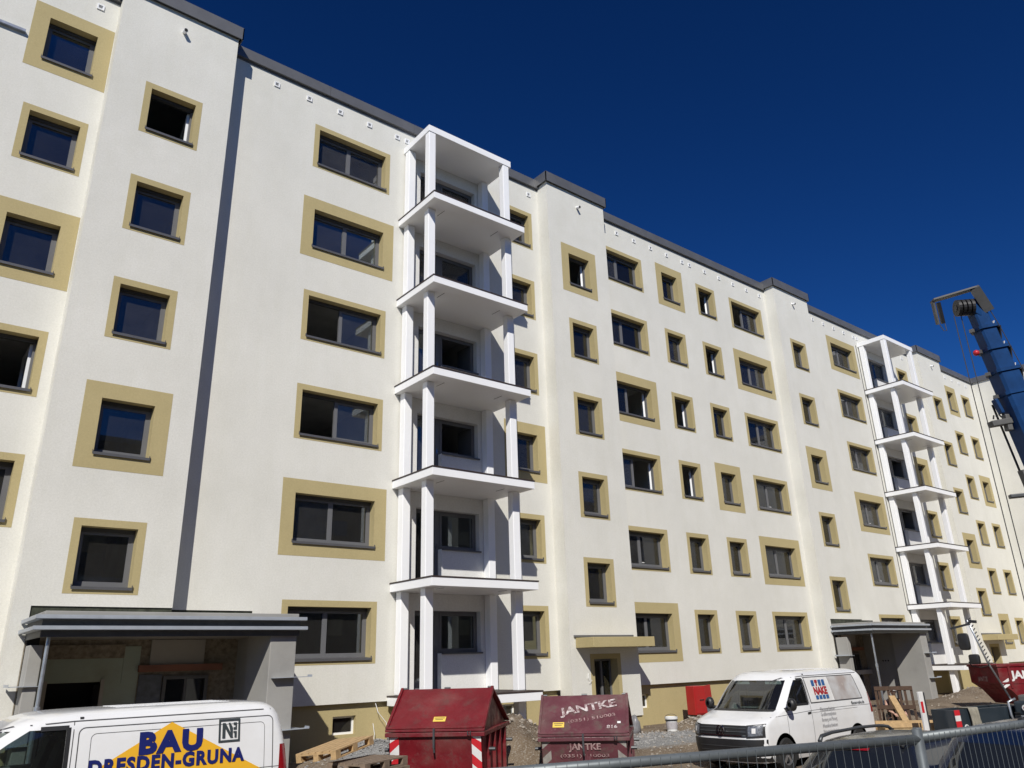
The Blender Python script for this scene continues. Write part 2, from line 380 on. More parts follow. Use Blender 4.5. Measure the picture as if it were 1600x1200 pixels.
for i, (x0, x1) in enumerate(SX):
    holes = [h for h in swh if h[1] > x0 and h[0] < x1]
    m = panel(x0, x1, ZW0, ZTOP, 0, holes+[(5.0+dx, 6.98+dx, 0, 3.0) for dx in PORCH])
    w = m.build('facade_wall', 'wall', bld)
    lo = panel(x0, x1, -1.2, ZW0+.01, .13, CELLAR+[(5.0+dx, 6.9+dx, -2, 3.0) for dx in PORCH])
    if True: lo.build('plinth', 'ochre', bld)
    MB().face([(x0, 0, ZW0), (x1, 0, ZW0), (x1, .13, ZW0), (x0, .13, ZW0)])
for i, (x0, x1) in enumerate(RX):
    wx = RWIN[i]; holes = [(wx[0], wx[1], rtop(k)-WH, rtop(k)) for k in wx[2]]
    z0 = 3.0 if i in (0, 2) else 0.0
    if i in (1, 3): holes.append((wx[0]+.03, wx[1], -.1, 1.70))
    m = panel(x0, x1, z0, ZTOP+.1, -D, holes)
    for x in (x0, x1): m.face([(x, -D, z0), (x, .0, z0), (x, .0, ZTOP+.1), (x, -D, ZTOP+.1)])
    m.build('stair_tower_wall', 'wall', bld)
    if i in (1, 3):
        m = panel(x0, x1, -1.2, .01, -D+.05, [(wx[0]+.03, wx[1], -.35, .5)])
        for x in (x0, x1): m.face([(x, -D+.05, -1.2), (x, .2, -1.2), (x, .2, .01), (x, -D+.05, .01)])
        m.build('tower_plinth', 'ochre', bld)
# roof edge copings: profile swept along the stepped outline
OH = .10
for (x0, x1) in SX:
    m = MB(); xa, xb = max(x0, -9), x1
    segs = []; x = xa
    while x < xb-.01:
        e = min(x+3.05, xb); segs.append((x, e)); x = e
    for a, e in segs:
        MB_ = MB(); MB_.prism([(-OH, 18.46), (-OH, 18.80), (-OH+.03, 18.83), (.5, 18.79), (.5, 18.74), (-OH+.02, 18.77), (-OH+.02, 18.50), (-.02, 18.46)], 0, a+.004, e-.004)
        MB_.build('coping', 'coping', bld)
    MB().box(xa, xb, -.03, .3, 18.44, 18.72).build('parapet', 'coping', bld)
for (x0, x1) in RX:
    m = MB(); z0, z1 = 18.54, 18.93
    m.box(x0-OH, x1+OH, -D-OH, -D-OH+.03, z0, z1); m.box(x0-OH, x0-OH+.03, -D-OH, .3, z0, z1); m.box(x1+OH-.03, x1+OH, -D-OH, .3, z0, z1)
    m.box(x0-OH+.01, x1+OH-.01, -D-OH+.01, .35, z1-.004, z1+.02)
    m.build('tower_coping', 'coping', bld)
    MB().box(x0-.02, x1+.02, -D-.02, .3, ZTOP+.05, z1-.05).build('tower_parapet', 'coping', bld)
# rooms behind the windows: floors, cross walls, rear wall, roof
inn = MB()
for k in range(0, 7): inn.box(-9, 55.2, .42, 6, slabz(k+1)-.02, slabz(k+1)+.16)
for x in (-8.9, -2.5, 2.3, 4.9, 7.3, 10.6, 13.9, 14.6, 16.9, 19.4, 22.8, 25.1, 27.7, 31.4, 34.0, 39.7, 43.4, 46.3, 49, 52.4, 55.1): inn.box(x-.06, x+.06, .42, 6, 3.4 if (2 < x < 7.2 or 31 < x < 36.5) else -1, 18.3)
inn.box(-9, 55.2, 6, 6.2, -1, 18.4); inn.build('room_shell', 'inner', bld)
MB().box(-9, 55.2, -.02, 12, 18.40, 18.47).build('flat_roof', 'coping', bld)
MB().box(-9, -8.9, 0, 12, -1, 18.4).build('end_wall', 'wall', bld)
MB().box(-9, 55.2, 11.9, 12, -1, 18.4).build('rear_wall', 'wall', bld)
for (x0, x1) in RX: MB().box(x0+.02, x1-.02, -D+.02, 0, ZTOP-.05, ZTOP+.03).build('tower_roof', 'coping', bld)
# inner sides of the stair towers
inn = MB()
for i, (x0, x1) in enumerate(RX):
    for x in (x0+.05, x1-.05): inn.box(x-.02, x+.02, -D+.3, .42, 3.05, 18.4)
inn.build('tower_inner_wall', 'inner', bld)

# ------------------------------------------------------------------ windows
CACHE = {}
DEP = .25
def sur_mesh(w, band):
    key = ('sur', round(w, 2), band)
    if key not in CACHE:
        s, t_, b = BW[band]; m = MB(); y = -.004
        xs = [-s, 0, w, w+s]; zs = [-WH-b, -WH, 0, t_]
        for i in range(3):
            for j in range(3):
                if i == 1 and j == 1: continue
                m.face([(xs[i], y, zs[j]), (xs[i+1], y, zs[j]), (xs[i+1], y, zs[j+1]), (xs[i], y, zs[j+1])])
        P = [(0, -WH), (w, -WH), (w, 0), (0, 0)]
        for a in range(4):
            (ax, az), (bx, bz) = P[a], P[(a+1) % 4]
            m.face([(ax, y, az), (bx, y, bz), (bx, DEP+.1, bz), (ax, DEP+.1, az)])
        for (ax, az), (bx, bz) in (((-s, -WH-b), (w+s, -WH-b)), ((w+s, -WH-b), (w+s, t_)), ((w+s, t_), (-s, t_)), ((-s, t_), (-s, -WH-b))):
            m.face([(ax, y, az), (bx, y, bz), (bx, .002, bz), (ax, .002, az)])
        me = m.mesh('surround'); me.materials.append(M['ochre']); CACHE[key] = me
    return CACHE[key]
def ring(m, x0, x1, z0, z1, t_, y0, y1):
    m.box(x0, x0+t_, y0, y1, z0, z1); m.box(x1-t_, x1, y0, y1, z0, z1)
    m.box(x0+t_, x1-t_, y0, y1, z0, z0+t_); m.box(x0+t_, x1-t_, y0, y1, z1-t_, z1)
def sashes(w, dbl):
    if not dbl: return [(.045, w-.045)]
    return [(.045, w*.485), (w*.485, w-.045)]
def frame_mesh(w, dbl):
    key = ('fr', round(w, 2), dbl)
    if key not in CACHE:
        m = MB(); ring(m, 0, w, -WH+.03, 0, .05, DEP, DEP+.08)
        if dbl: m.box(w*.485-.035, w*.485+.035, DEP+.004, DEP+.076, -WH+.08, -.05)
        me = m.mesh('window'); me.materials.append(M['frame']); CACHE[key] = me
    return CACHE[key]
def get(key, fn, mname):
    if key not in CACHE:
        me = fn().mesh(key[0]); me.materials.append(M[mname]); CACHE[key] = me
    return CACHE[key]
def make_window(x0, x1, zt, y, dbl, band, opn, parent, blind=None):
    w = x1-x0; kw = round(w, 2)
    o = link('window', frame_mesh(w, dbl), parent, (x0, y, zt))
    link('surround', sur_mesh(w, band), o)
    def sillf():
        m = MB(); m.prism([(DEP+.01, -WH+.045), (-.05, -WH+.015), (-.05, -WH-.045), (-.04, -WH-.045), (-.04, -WH+.004), (DEP+.01, -WH+.03)], 0, -.025, w+.025)
        for x in (-.028, w+.018): m.box(x, x+.01, -.052, DEP, -WH-.005, -WH+.06)
        return m
    link('sill', get(('sill', kw), sillf, 'sill'), o)
    link('head_bar', get(('head_bar', kw), lambda: MB().box(.004, w-.004, DEP-.05, DEP+.06, -.085, -.002), 'headbar'), o)  # dark bar across the head of the window frame
    for i, (a, b) in enumerate(sashes(w, dbl)):
        sw = b-a; z0, z1 = -WH+.075, -.075; isopen = (opn == 1) or (opn == 'L' and i == 0) or (opn == 'R' and i == 1)
        ks = round(sw, 2)
        if not isopen:
            def sf():
                m = MB(); ring(m, 0, sw, z0, z1, .065, -.014, .05); return m
            s_ = link('sash', get(('sash', ks), sf, 'frame'), o, (a, DEP+.02, 0))
            if (dbl and i == 1 and x0 > 28 and x0 < 29) or blind == i: link('blind', get(('blind', ks), lambda: MB().box(.03, sw-.03, .06, .066, z0+.02, z1-.02), 'blind'), o, (a, DEP+.02, 0))
            if zt < 9.5 and x0 > 19 and random.random() < .7: link('pane_sticker', get(('pane_sticker', 1), lambda: MB().box(.10, .22, -.002, .011, z0+.10, z0+.13), 'hazw'), o, (a, DEP+.02, 0))
            link('pane', get(('pane', ks), lambda: MB().box(.06, sw-.06, .012, .018, z0+.06, z1-.06), 'glass'), o, (a, DEP+.02, 0))
        else:
            def sfo():
                m = MB(); ring(m, 0, sw, z0, z1, .075, -.02, .05); return m
            hinge_right = (i == 1) or not dbl
            me = get(('open_sash', ks), sfo, 'sash')
            s_ = link('open_sash', me, o, (b-.01 if hinge_right else a, DEP+.11, 0))
            ang = math.atan2(18.5, x1)+R(random.uniform(4, 11)) if hinge_right else R(84)
            s_.rotation_euler = (0, 0, ang)
            g_ = link('open_pane', get(('open_pane', ks), lambda: MB().box(.07, sw-.07, .012, .018, z0+.07, z1-.07), 'glass'), o, s_.location); g_.rotation_euler = (0, 0, ang)
    return o
for (x0, x1, dbl, bands, opn) in SW:
    for k, b in bands.items(): make_window(x0, x1, top(k), 0, dbl, b, opn.get(k), bld, {(7.85, 2): 0, (15.06, 4): 0, (15.06, 5): 0, (15.06, 2): 0, (23.46, 5): 0, (25.92, 4): 0, (36.92, 6): 1, (36.92, 3): 1, (36.92, 5): 1, (44.3, 4): 0}.get((x0, k)))
for (x0, x1, bands, opn) in RWIN:
    for k, b in bands.items(): make_window(x0, x1, rtop(k), -D, False, b, opn.get(k), bld)
# cellar windows
for (x0, x1, z0, z1) in CELLAR:
    m = MB(); ring(m, x0, x1, z0, z1, .05, .24, .3); o = m.build('cellar_window', 'sash', bld)
    MB().box(x0+.05, x1-.05, .265, .272, z0+.05, z1-.05).build('pane', 'glass', o)
    m = MB()
    for (a, b, c, d_) in (((x0, z0), (x1, z0), 0, 0), ((x1, z0), (x1, z1), 0, 0), ((x1, z1), (x0, z1), 0, 0), ((x0, z1), (x0, z0), 0, 0)):
        m.face([(a[0], .131, a[1]), (b[0], .131, b[1]), (b[0], .4, b[1]), (a[0], .4, a[1])])
    m.build('reveal', 'ochre', o)
# roof vents and overflow pipes
VX = [1.63, 0.6, -.43]+[6.41+1.03*i for i in range(5)]+[10.9, 16.15]+[20.85+1.032*i for i in range(5)]+[25.49+1.055*i for i in range(6)]
VX += [35.48+1.03*i for i in range(5)]+[39.97, 45.2, 49.95, 50.98, 52.0, 53.05, 54.1]
vm = MB(); ring(vm, -.085, .085, -.085, .085, .035, -.03, .0); vm.box(-.06, .06, -.012, -.006, -.06, .06)
vme = vm.mesh('vent'); vme.materials.append(M['vent'])
sm = MB()
for z in (-.03, -.005, .02): sm.box(-.04, .04, -.02, -.013, z, z+.012)
sme = sm.mesh('vent_slots'); sme.materials.append(M['ventin'])
for x in VX:
    o = link('vent', vme, bld, (x, 0, 18.08)); link('slots', sme, o)
for x in (3.59, 18.11, 32.72, 47.75):
    MB().tube([(x, -D+.02, 17.98), (x-.0, -D-.17, 17.93)], .055, 12).build('overflow_pipe', 'vent', bld, smooth=True, sharp=40)
    MB().tube([(x, -D-.172, 17.93), (x, -D-.176, 17.929)], .045, 12).build('pipe_mouth', 'slot', bld)
MB().box(-.6, .2, -.09, -.004, 16.36, 16.43).build('wall_rail', 'galv', bld)

# ------------------------------------------------------------------ balcony towers
def balcony(dx):
    t = empty('balcony_tower', (dx, 0, 0)); t.parent = bld
    PX = [(10.82, 11.07), (13.76, 14.01)]; PY = [(-1.50, -1.27), (-.32, -.06)]
    for k in range(1, 7):
        z = slabz(k)
        MB().box(10.66, 14.13, -2.06, -.004, z, z+.21).build('slab', 'white', t, bev=.006)
        MB().box(10.645, 14.145, -2.075, -.004, z+.212, z+.245).build('deck', 'deck', t)
        for (sx, sy) in ((11.3, -1.5), (13.35, -1.5)):
            MB().beam((sx, sy+.25, z-.002), (sx+.02, sy-.12, z-.002), .014, .004).build('drain_slot', 'slot', t)
        # rear wall panel with its door and window
        zt = slabz(k+1)-.004 if k < 6 else 17.53
        hs = lshape(k, 0); m = panel(11.07, 13.99, z+.246, zt, -.05, hs)
        (a, b, c, d_), (a2, b2, c2, d2) = hs; w0, w1, wz = a, b2, c2
        loop = [(a, c), (b, c), (b, c2), (b2, c2), (b2, d2), (a, d2)]
        for i in range(6):
            (ax, az), (bx, bz) = loop[i], loop[(i+1) % 6]
            m.face([(ax, -.05, az), (bx, -.05, bz), (bx, .36, bz), (ax, .36, az)])
        m.build('rear_wall_panel', 'backwall', t)
        for (px0, px1) in PX:
            for (py0, py1) in PY:
                zb = z+.246
                MB().box(px0, px1, py0, py1, zb, zt+.002).build('pillar', 'white', t, bev=.018)
        fr = MB(); ring(fr, a, b, c, d_, .055, .14, .22); ring(fr, b, b2, c2, d2, .055, .14, .22)
        ring(fr, a+.05, b-.05, c+.05, d_-.05, .07, .125, .2); ring(fr, b+.05, b2-.05, c2+.05, d2-.05, .07, .125, .2)
        fr.build('balcony_door_frame', 'frame', t)
        if k in (3, 4):
            MB().box(a+.12, b-.12, .16, .166, c+.12, d_-.12).build('pane', 'glass', t)
            MB().box(b2-.09, b2-.05, .2, .9, c2+.06, d2-.06).build('open_sash', 'frame', t)
        else:
            MB().box(a+.12, b-.12, .16, .166, c+.12, d_-.12).build('pane', 'glass', t)
            MB().box(b+.12, b2-.12, .16, .166, c2+.12, d2-.12).build('pane', 'glass', t)
        MB().box(b+.01, b2+.04, -.10, .13, c2-.03, c2+.012).build('sill', 'sill', t)
        MB().box(b-.085, b-.07, .095, .12, c+1.0, c+1.12).build('door_handle', 'chrome', t)
    for (px0, px1) in PX:
        for (py0, py1) in PY: MB().box(px0, px1, py0, py1, -1.0, slabz(1)-.002).build('pillar', 'white', t, bev=.018)
    m = MB().box(10.80, 14.09, -1.52, -.004, 17.532, 17.76); m.build('roof_slab', 'white', t, bev=.006)
    if dx > 1: MB().box(10.61, 10.635, -.02, -.005, 3.5, 17.6).build('joint_strip', 'slot', t)
    return t
for dx in BALC: balcony(dx)

# ------------------------------------------------------------------ small entrance canopies (towers two and four)
for i in (1, 3):
    x0, x1 = RX[i]; wx = RWIN[i]
    t = empty('entrance', (x0, 0, 0)); t.parent = bld
    a, b = wx[0]+.03-x0, wx[1]-x0
    MB().box(.22, 2.92, -1.32, -D-.004, 2.03, 2.32).build('canopy', 'ochre', t, bev=.01)
    MB().box(.15, 2.75, -D-.05, -D-.003, 2.34, 2.40).build('flashing', 'coping', t)
    m = MB(); y = -D-.004
    for (p, q, r_, s_) in ((a-.16, a, -.0, 1.70), (b, b+.16, -.0, 1.70), (a-.16, b+.16, 1.70, 1.85)): m.box(p, q, y, y+.003, r_, s_)
    for x in (a, b): m.face([(x, y, -.3), (x, -.2, -.3), (x, -.2, 1.70), (x, y, 1.70)])
    m.face([(a, y, 1.70), (b, y, 1.70), (b, -.2, 1.70), (a, -.2, 1.70)])
    m.build('surround', 'ochre', t)
    m = MB(); ring(m, a, b, -.35, 1.70, .06, -.25, -.19); m.box(a+.55, a+.62, -.25, -.19, -.3, 1.66); m.build('door_frame', 'frame', t)
    d_ = MB(); d_.box(0, .05, 0, .5, -.3, 1.62); d_.build('open_leaf', 'frame', t, loc=(b-.14, -.2, 0))
    MB().box(a+.64, b-.07, -.225, -.22, -.25, 1.62).build('pane', 'glass', t)
    MB().box(a-.8, b+.6, .4, .5, -1, 2.4).build('hall_wall', 'inner', t)
    MB().tube([(a-.28, -D-.01, 1.3), (a-.34, -D-.05, 1.16), (a-.2, -D-.07, 1.1), (a-.3, -D-.06, 1.04)], .008, 6).build('loose_cable', 'vent', t)

# ------------------------------------------------------------------ big porches under tower one and three
def porch(dx, first):
    t = empty('porch', (dx, 0, 0)); t.parent = bld
    Y0 = -2.28
    MB().box(2.40, 7.18, Y0+.06, .62, 2.40, 2.80).build('concrete_roof', 'concrete', t, bev=.012)
    # two runs of bent steel edge angle
    for z, e in ((2.66, .12), (2.47, .14)):
        m = MB()
        m.box(2.36-e, 7.2+e*.8, Y0-e+.02, Y0-e+.04, z, z+.065)                    # upright lip in front
        m.box(2.36-e, 7.2+e*.8, Y0-e+.035, Y0+.055, z-.006, z+.004)
        m.box(2.38-e, 2.40-e, Y0-e+.04, -D-.02, z, z+.065); m.box(2.40-e, 2.398, Y0+.05, -D-.02, z-.006, z+.004)
        m.build('edge_angle', 'angle', t)
        m = MB(); m.box(2.372, 7.2, Y0+.035, Y0+.058, z-.12, z-.008); m.box(2.372, 2.397, Y0+.06, -D-.02, z-.12, z-.008); m.build('web_plate', 'galvdark' if z < 2.5 else 'cranegrey', t)
    bm_ = MB()
    for i in range(20): bm_.tube([(2.55+i*.24, Y0+.036, 2.585), (2.55+i*.24, Y0+.026, 2.585)], .011, 8)
    bm_.build('bolts', 'galvdark', t)
    # side walls and piers
    MB().box(6.60, 7.17, Y0+.10, -.90, -1.0, 2.398).build('right_pier', 'concrete', t, bev=.015)
    MB().box(6.92, 7.16, -.90, .60, -1.0, 2.396).build('right_side_wall', 'concrete', t)
    MB().box(2.40, 2.63, -1.12, -.62, -1.0, 2.25).build('left_pier', 'concrete', t, bev=.015)
    for z in (1.52, .52, -.48):
        MB().prism([(6.66, z), (7.5, z+.004), (7.5, z+.05), (7.48, z+.05), (7.48, z+.015), (6.66, z+.012)], 1, Y0-.06, Y0+.13).build('shelf_angle', 'angle', t)
        MB().box(7.17, 7.40, Y0+.12, -1.0, z, z+.012).build('shelf_angle', 'angle', t)
    for z in (1.52, .52):
        m = MB(); m.prism([(2.16, -1.2), (2.40, -1.2), (2.40, -.62), (2.16, -.62)], 2, z, z+.012); m.box(2.152, 2.162, -1.2, -.62, z, z+.05); m.box(2.40, 2.63, -1.2, -1.13, z, z+.012); m.build('shelf_angle', 'angle', t)
    MB().box(2.405, 2.62, -.615, -.56, -1, 2.4).build('gap_strip', 'slot', t)
    # steel prop
    m = MB(); m.tube([(2.53, Y0+.16, -.75), (2.53, Y0+.16, 1.15)], .042, 12); m.tube([(2.53, Y0+.16, 1.1), (2.53, Y0+.16, 2.395)], .035, 12)
    m.box(2.46, 2.60, Y0+.09, Y0+.23, 2.385, 2.397); m.tube([(2.53, Y0+.16, 1.06), (2.53, Y0+.16, 1.2)], .055, 12); m.build('steel_prop', 'galv', t, smooth=True, sharp=40)
    # old rear wall, doorways, beam
    yb = .60
    panel(2.38, 4.78, -1, 2.02, yb, [(3.05, 4.05, -1, 1.55)]).build('green_wall', 'green', t)
    m = MB(); m.box(2.38, 4.45, yb-.03, yb+.02, 2.02, 2.30); m.build('lintel', 'raw', t)
    MB().box(2.38, 6.95, yb+.02, yb+.1, 2.02, 2.41).build('raw_wall', 'raw', t)
    MB().box(4.78, 6.95, yb+.0, yb+.1, -1, 2.02).build('raw_wall', 'raw', t)
    MB().box(4.45, 4.78, yb-.012, yb, 1.5, 2.26).build('green_patch', 'green', t)
    MB().box(4.98, 6.15, yb-.05, yb-.005, 1.86, 2.39).build('block_infill', 'asph', t)
    MB().box(4.75, 6.55, yb-.16, yb-.055, 1.72, 1.86).build('steel_beam', 'beam', t)
    MB().box(4.80, 5.28, yb-.04, yb-.002, -1, 1.66).build('grey_board', 'bluegrey', t)
    m = MB(); ring(m, 5.30, 6.28, -.9, 1.62, .07, yb-.08, yb-.01); m.box(5.76, 5.82, yb-.07, yb-.015, -.85, 1.55); o = m.build('entrance_door', 'frame', t)
    MB().box(5.37, 6.21, yb-.05, yb-.042, -.83, 1.55).build('wired_pane', 'darkglass', o)
    m = MB()
    for i in range(26): m.box(5.40+.1*random.randint(0, 7)+random.random()*.05, 5.43+.1*random.randint(0, 7)+.03, yb-.056, yb-.051, 0, 0.001)
    MB().box(2.98, 3.05, yb-.06, yb+.03, -1, 1.60).build('door_lining', 'asph', t); MB().box(4.05, 4.12, yb-.06, yb+.03, -1, 1.60).build('door_lining', 'asph', t)
    MB().box(4.05, 4.09, yb-.04, yb+.6, -1, 1.5).build('open_leaf', 'frame', t)
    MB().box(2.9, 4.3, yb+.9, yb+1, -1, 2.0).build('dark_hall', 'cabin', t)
    MB().box(2.38, 2.40, -D, yb, -1, 2.40).build('inner_side_wall', 'raw', t)
    MB().box(2.38, 7.0, -D+.04, yb, -1.1, -.55).build('porch_floor', 'concrete', t)
    # bare strip above the porch roof
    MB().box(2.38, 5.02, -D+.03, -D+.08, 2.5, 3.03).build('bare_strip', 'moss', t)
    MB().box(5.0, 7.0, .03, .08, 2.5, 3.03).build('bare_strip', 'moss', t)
    m = MB(); m.face([(2.07, -D, 3.0), (2.38, -D, 3.0), (2.38, -D, .85), (2.07, -D, .85)]); m.face([(2.07, -D, 3.0), (2.07, 0, 3.0), (2.07, 0, .85), (2.07, -D, .85)]); m.face([(2.38, -D, 3.0), (2.38, .05, 3.0), (2.38, .05, -1.), (2.38, -D, -1.)]); m.build('facade_wall', 'wall', t)
    MB().face([(2.07, -D+.05, .86), (2.38, -D+.05, .86), (2.38, -D+.05, -1.2), (2.07, -D+.05, -1.2)])
    m = MB(); m.face([(2.07, -D+.05, .86), (2.38, -D+.05, .86), (2.38, -D+.05, -1.2), (2.07, -D+.05, -1.2)]); m.face([(2.07, -D+.05, .86), (2.07, .1, .86), (2.07, .1, -1.2), (2.07, -D+.05, -1.2)]); m.build('tower_plinth', 'ochre', t)
    sk = MB()
    for xx in (-.12, 0, .12): sk.tube([(6.915, -.3+xx, 1.25), (6.905, -.3+xx, 1.25)], .035, 10)
    sk.build('socket_holes', 'slot', t)
for i, dx in enumerate(PORCH): porch(dx, i == 0)
# loose cables on the plinth
for pts in ([(10.35, .05, .84), (10.4, -.02, .6), (10.62, -.06, .35), (10.7, -.05, .05), (10.78, -.04, -.1)], [(10.3, .04, .35), (10.33, .0, .1), (10.3, .02, -.1)]):
    MB().tube(pts, .008, 6).build('loose_cable', 'vent', bld)

# ------------------------------------------------------------------ wing at the far end and the block across the street
wing = empty('apartment_wing', (55.25, -10, 0), 0, 'windowless cream end wall of the wing standing square to the long block', 'building')
w = MB(); w.box(0, 14, -20, 10.0, .85, 18.5); w.build('wall', 'wall', wing)
MB().box(.08, 14, -19.9, 10, -1.2, .85).build('plinth', 'ochre', wing)
MB().box(-.1, 14.1, -20.1, 10, 18.5, 18.85).build('coping', 'coping', wing)
opp = empty('opposite_block', (10, -46, -1), 0, 'plain apartment block across the street, mirrored in the window panes', 'building')
MB().box(-45, 70, -10, 0, 0, 19.6).build('wall', 'opp', opp)
MB().box(-45.2, 70.2, -10.2, .2, 19.6, 20.0).build('roof', 'coping', opp)
wm = MB().box(0, 1.6, .0, .03, 0, 1.4).mesh('window'); wm.materials.append(M['darkglass'])
for i in range(16):
    for k in range(6): link('window', wm, opp, (-40+i*6.8, 0, 2.4+k*2.9))

# ------------------------------------------------------------------ ground
from mathutils import noise as mn
def smooth(a, b, x):
    t_ = min(1, max(0, (x-a)/(b-a))); return t_*t_*(3-2*t_)
HEAPS = [(12.75, -2.45, 1.15, .95, .80), (12.0, -3.65, .6, .8, .62), (9.45, -2.0, 1.3, .85, .5), (8.3, -1.4, .8, .6, .28), (20.75, -1.7, .55, .5, .32), (38.0, -3.4, 2.2, 1.2, .5), (24.5, -4.2, 1.4, .8, .22), (42, -6, 3, 1.5, .3)]
def gz(x, y):
    z = -.38-.27*smooth(-2.6, -5.6, y)-.30*smooth(-7.5, -14.5, y)
    if -5 < x < 60 and -20 < y < 1:
        z += .035*mn.noise((x*.7, y*.7, 3))+.018*mn.noise((x*2.3, y*2.3, 8))
        for hx, hy, rx, ry, hh in HEAPS:
            d2 = ((x-hx)/rx)**2+((y-hy)/ry)**2
            if d2 < 6: z += hh*math.exp(-d2)*(1+.22*mn.noise((x*2.7, y*2.7, 1))+.14*mn.noise((x*6.5, y*6.5, 5)))
    return z
def axis(lo, hi, a, b, st):
    L_ = [lo, lo*.6+a*.4, lo*.3+a*.7, lo*.1+a*.9]; x = a
    while x < b: L_.append(x); x += st
    return L_+[b, hi*.1+b*.9, hi*.3+b*.7, hi*.6+b*.4, hi]
gx = axis(-700, 800, -3, 45, .16); gy = axis(-700, 500, -16, .6, .16)
m = MB(); m.grid([[(x, y, gz(x, y)) for x in gx] for y in gy])
g = m.build('ground', 'ground', None, smooth=True); tag(g, kind='structure')
def strip(name, m_, y0, y1, n):
    xs = [-700, -300, -100, -40]+[-20+i*2 for i in range(50)]+[100, 300, 800]; mb = MB()
    mb.grid([[(x, y0+(y1-y0)*j/n, gz(x, y0+(y1-y0)*j/n)+.004+.03*(n > 3)) for x in xs] for j in range(n+1)])
    o = mb.build(name, m_); tag(o, kind='structure')
strip('street', 'asphalt', -24, -15.2, 8); strip('unseen_lawn', 'grass', -200, -24, 3)  # unseen dark asphalt and grass, added to cut light bounced off the ground
def stones(name, m_, n, region, smin, smax, label, cat):
    mb = MB()
    for _ in range(n):
        x, y = region(); s = smin+(smax-smin)*random.random()**3; z = gz(x, y)+s*.15
        a = random.random()*6.3; q = [Vector((random.uniform(.6, 1.2), 0, 0)), Vector((0, random.uniform(.6, 1.2), 0)), Vector((-random.uniform(.6, 1.2), 0, 0)), Vector((0, -random.uniform(.6, 1.2), 0)), Vector((random.uniform(-.3, .3), 0, random.uniform(.4, .9))), Vector((0, random.uniform(-.3, .3), -.7))]
        rm = Matrix.Rotation(a, 3, 'Z') @ Matrix.Rotation(random.uniform(-.5, .5), 3, 'X'); b0 = len(mb.v)
        mb.v += [tuple(Vector((x, y, z))+(rm @ p)*s) for p in q]
        mb.f += [(b0, b0+1, b0+4), (b0+1, b0+2, b0+4), (b0+2, b0+3, b0+4), (b0+3, b0, b0+4), (b0+1, b0, b0+5), (b0+2, b0+1, b0+5), (b0+3, b0+2, b0+5), (b0, b0+3, b0+5)]
    o = mb.build(name, m_); tag(o, label, cat, kind='stuff')
stones('earth_clods', 'stone', 2600, lambda: (random.uniform(7, 34), random.uniform(-7.5, -.4)), .012, .07, 'brown clods and broken stones strewn over the building site', 'rubble')
stones('gravel', 'gravelst', 3200, lambda: ((random.gauss(9.45, .7), random.gauss(-2.0, .5)) if random.random() < .5 else (random.gauss(17.4, 1.4), random.gauss(-2.7, .55))), .012, .05, 'grey crushed gravel heaped against the ochre plinth', 'gravel')
stones('mound_rubble', 'stone', 900, lambda: random.choice([(random.gauss(12.6, .6), random.gauss(-2.7, .6)), (random.gauss(20.75, .35), random.gauss(-1.7, .3)), (random.gauss(38, 1.5), random.gauss(-3.4, .8))]), .015, .085, 'stones and lumps on the earth mounds', 'rubble')

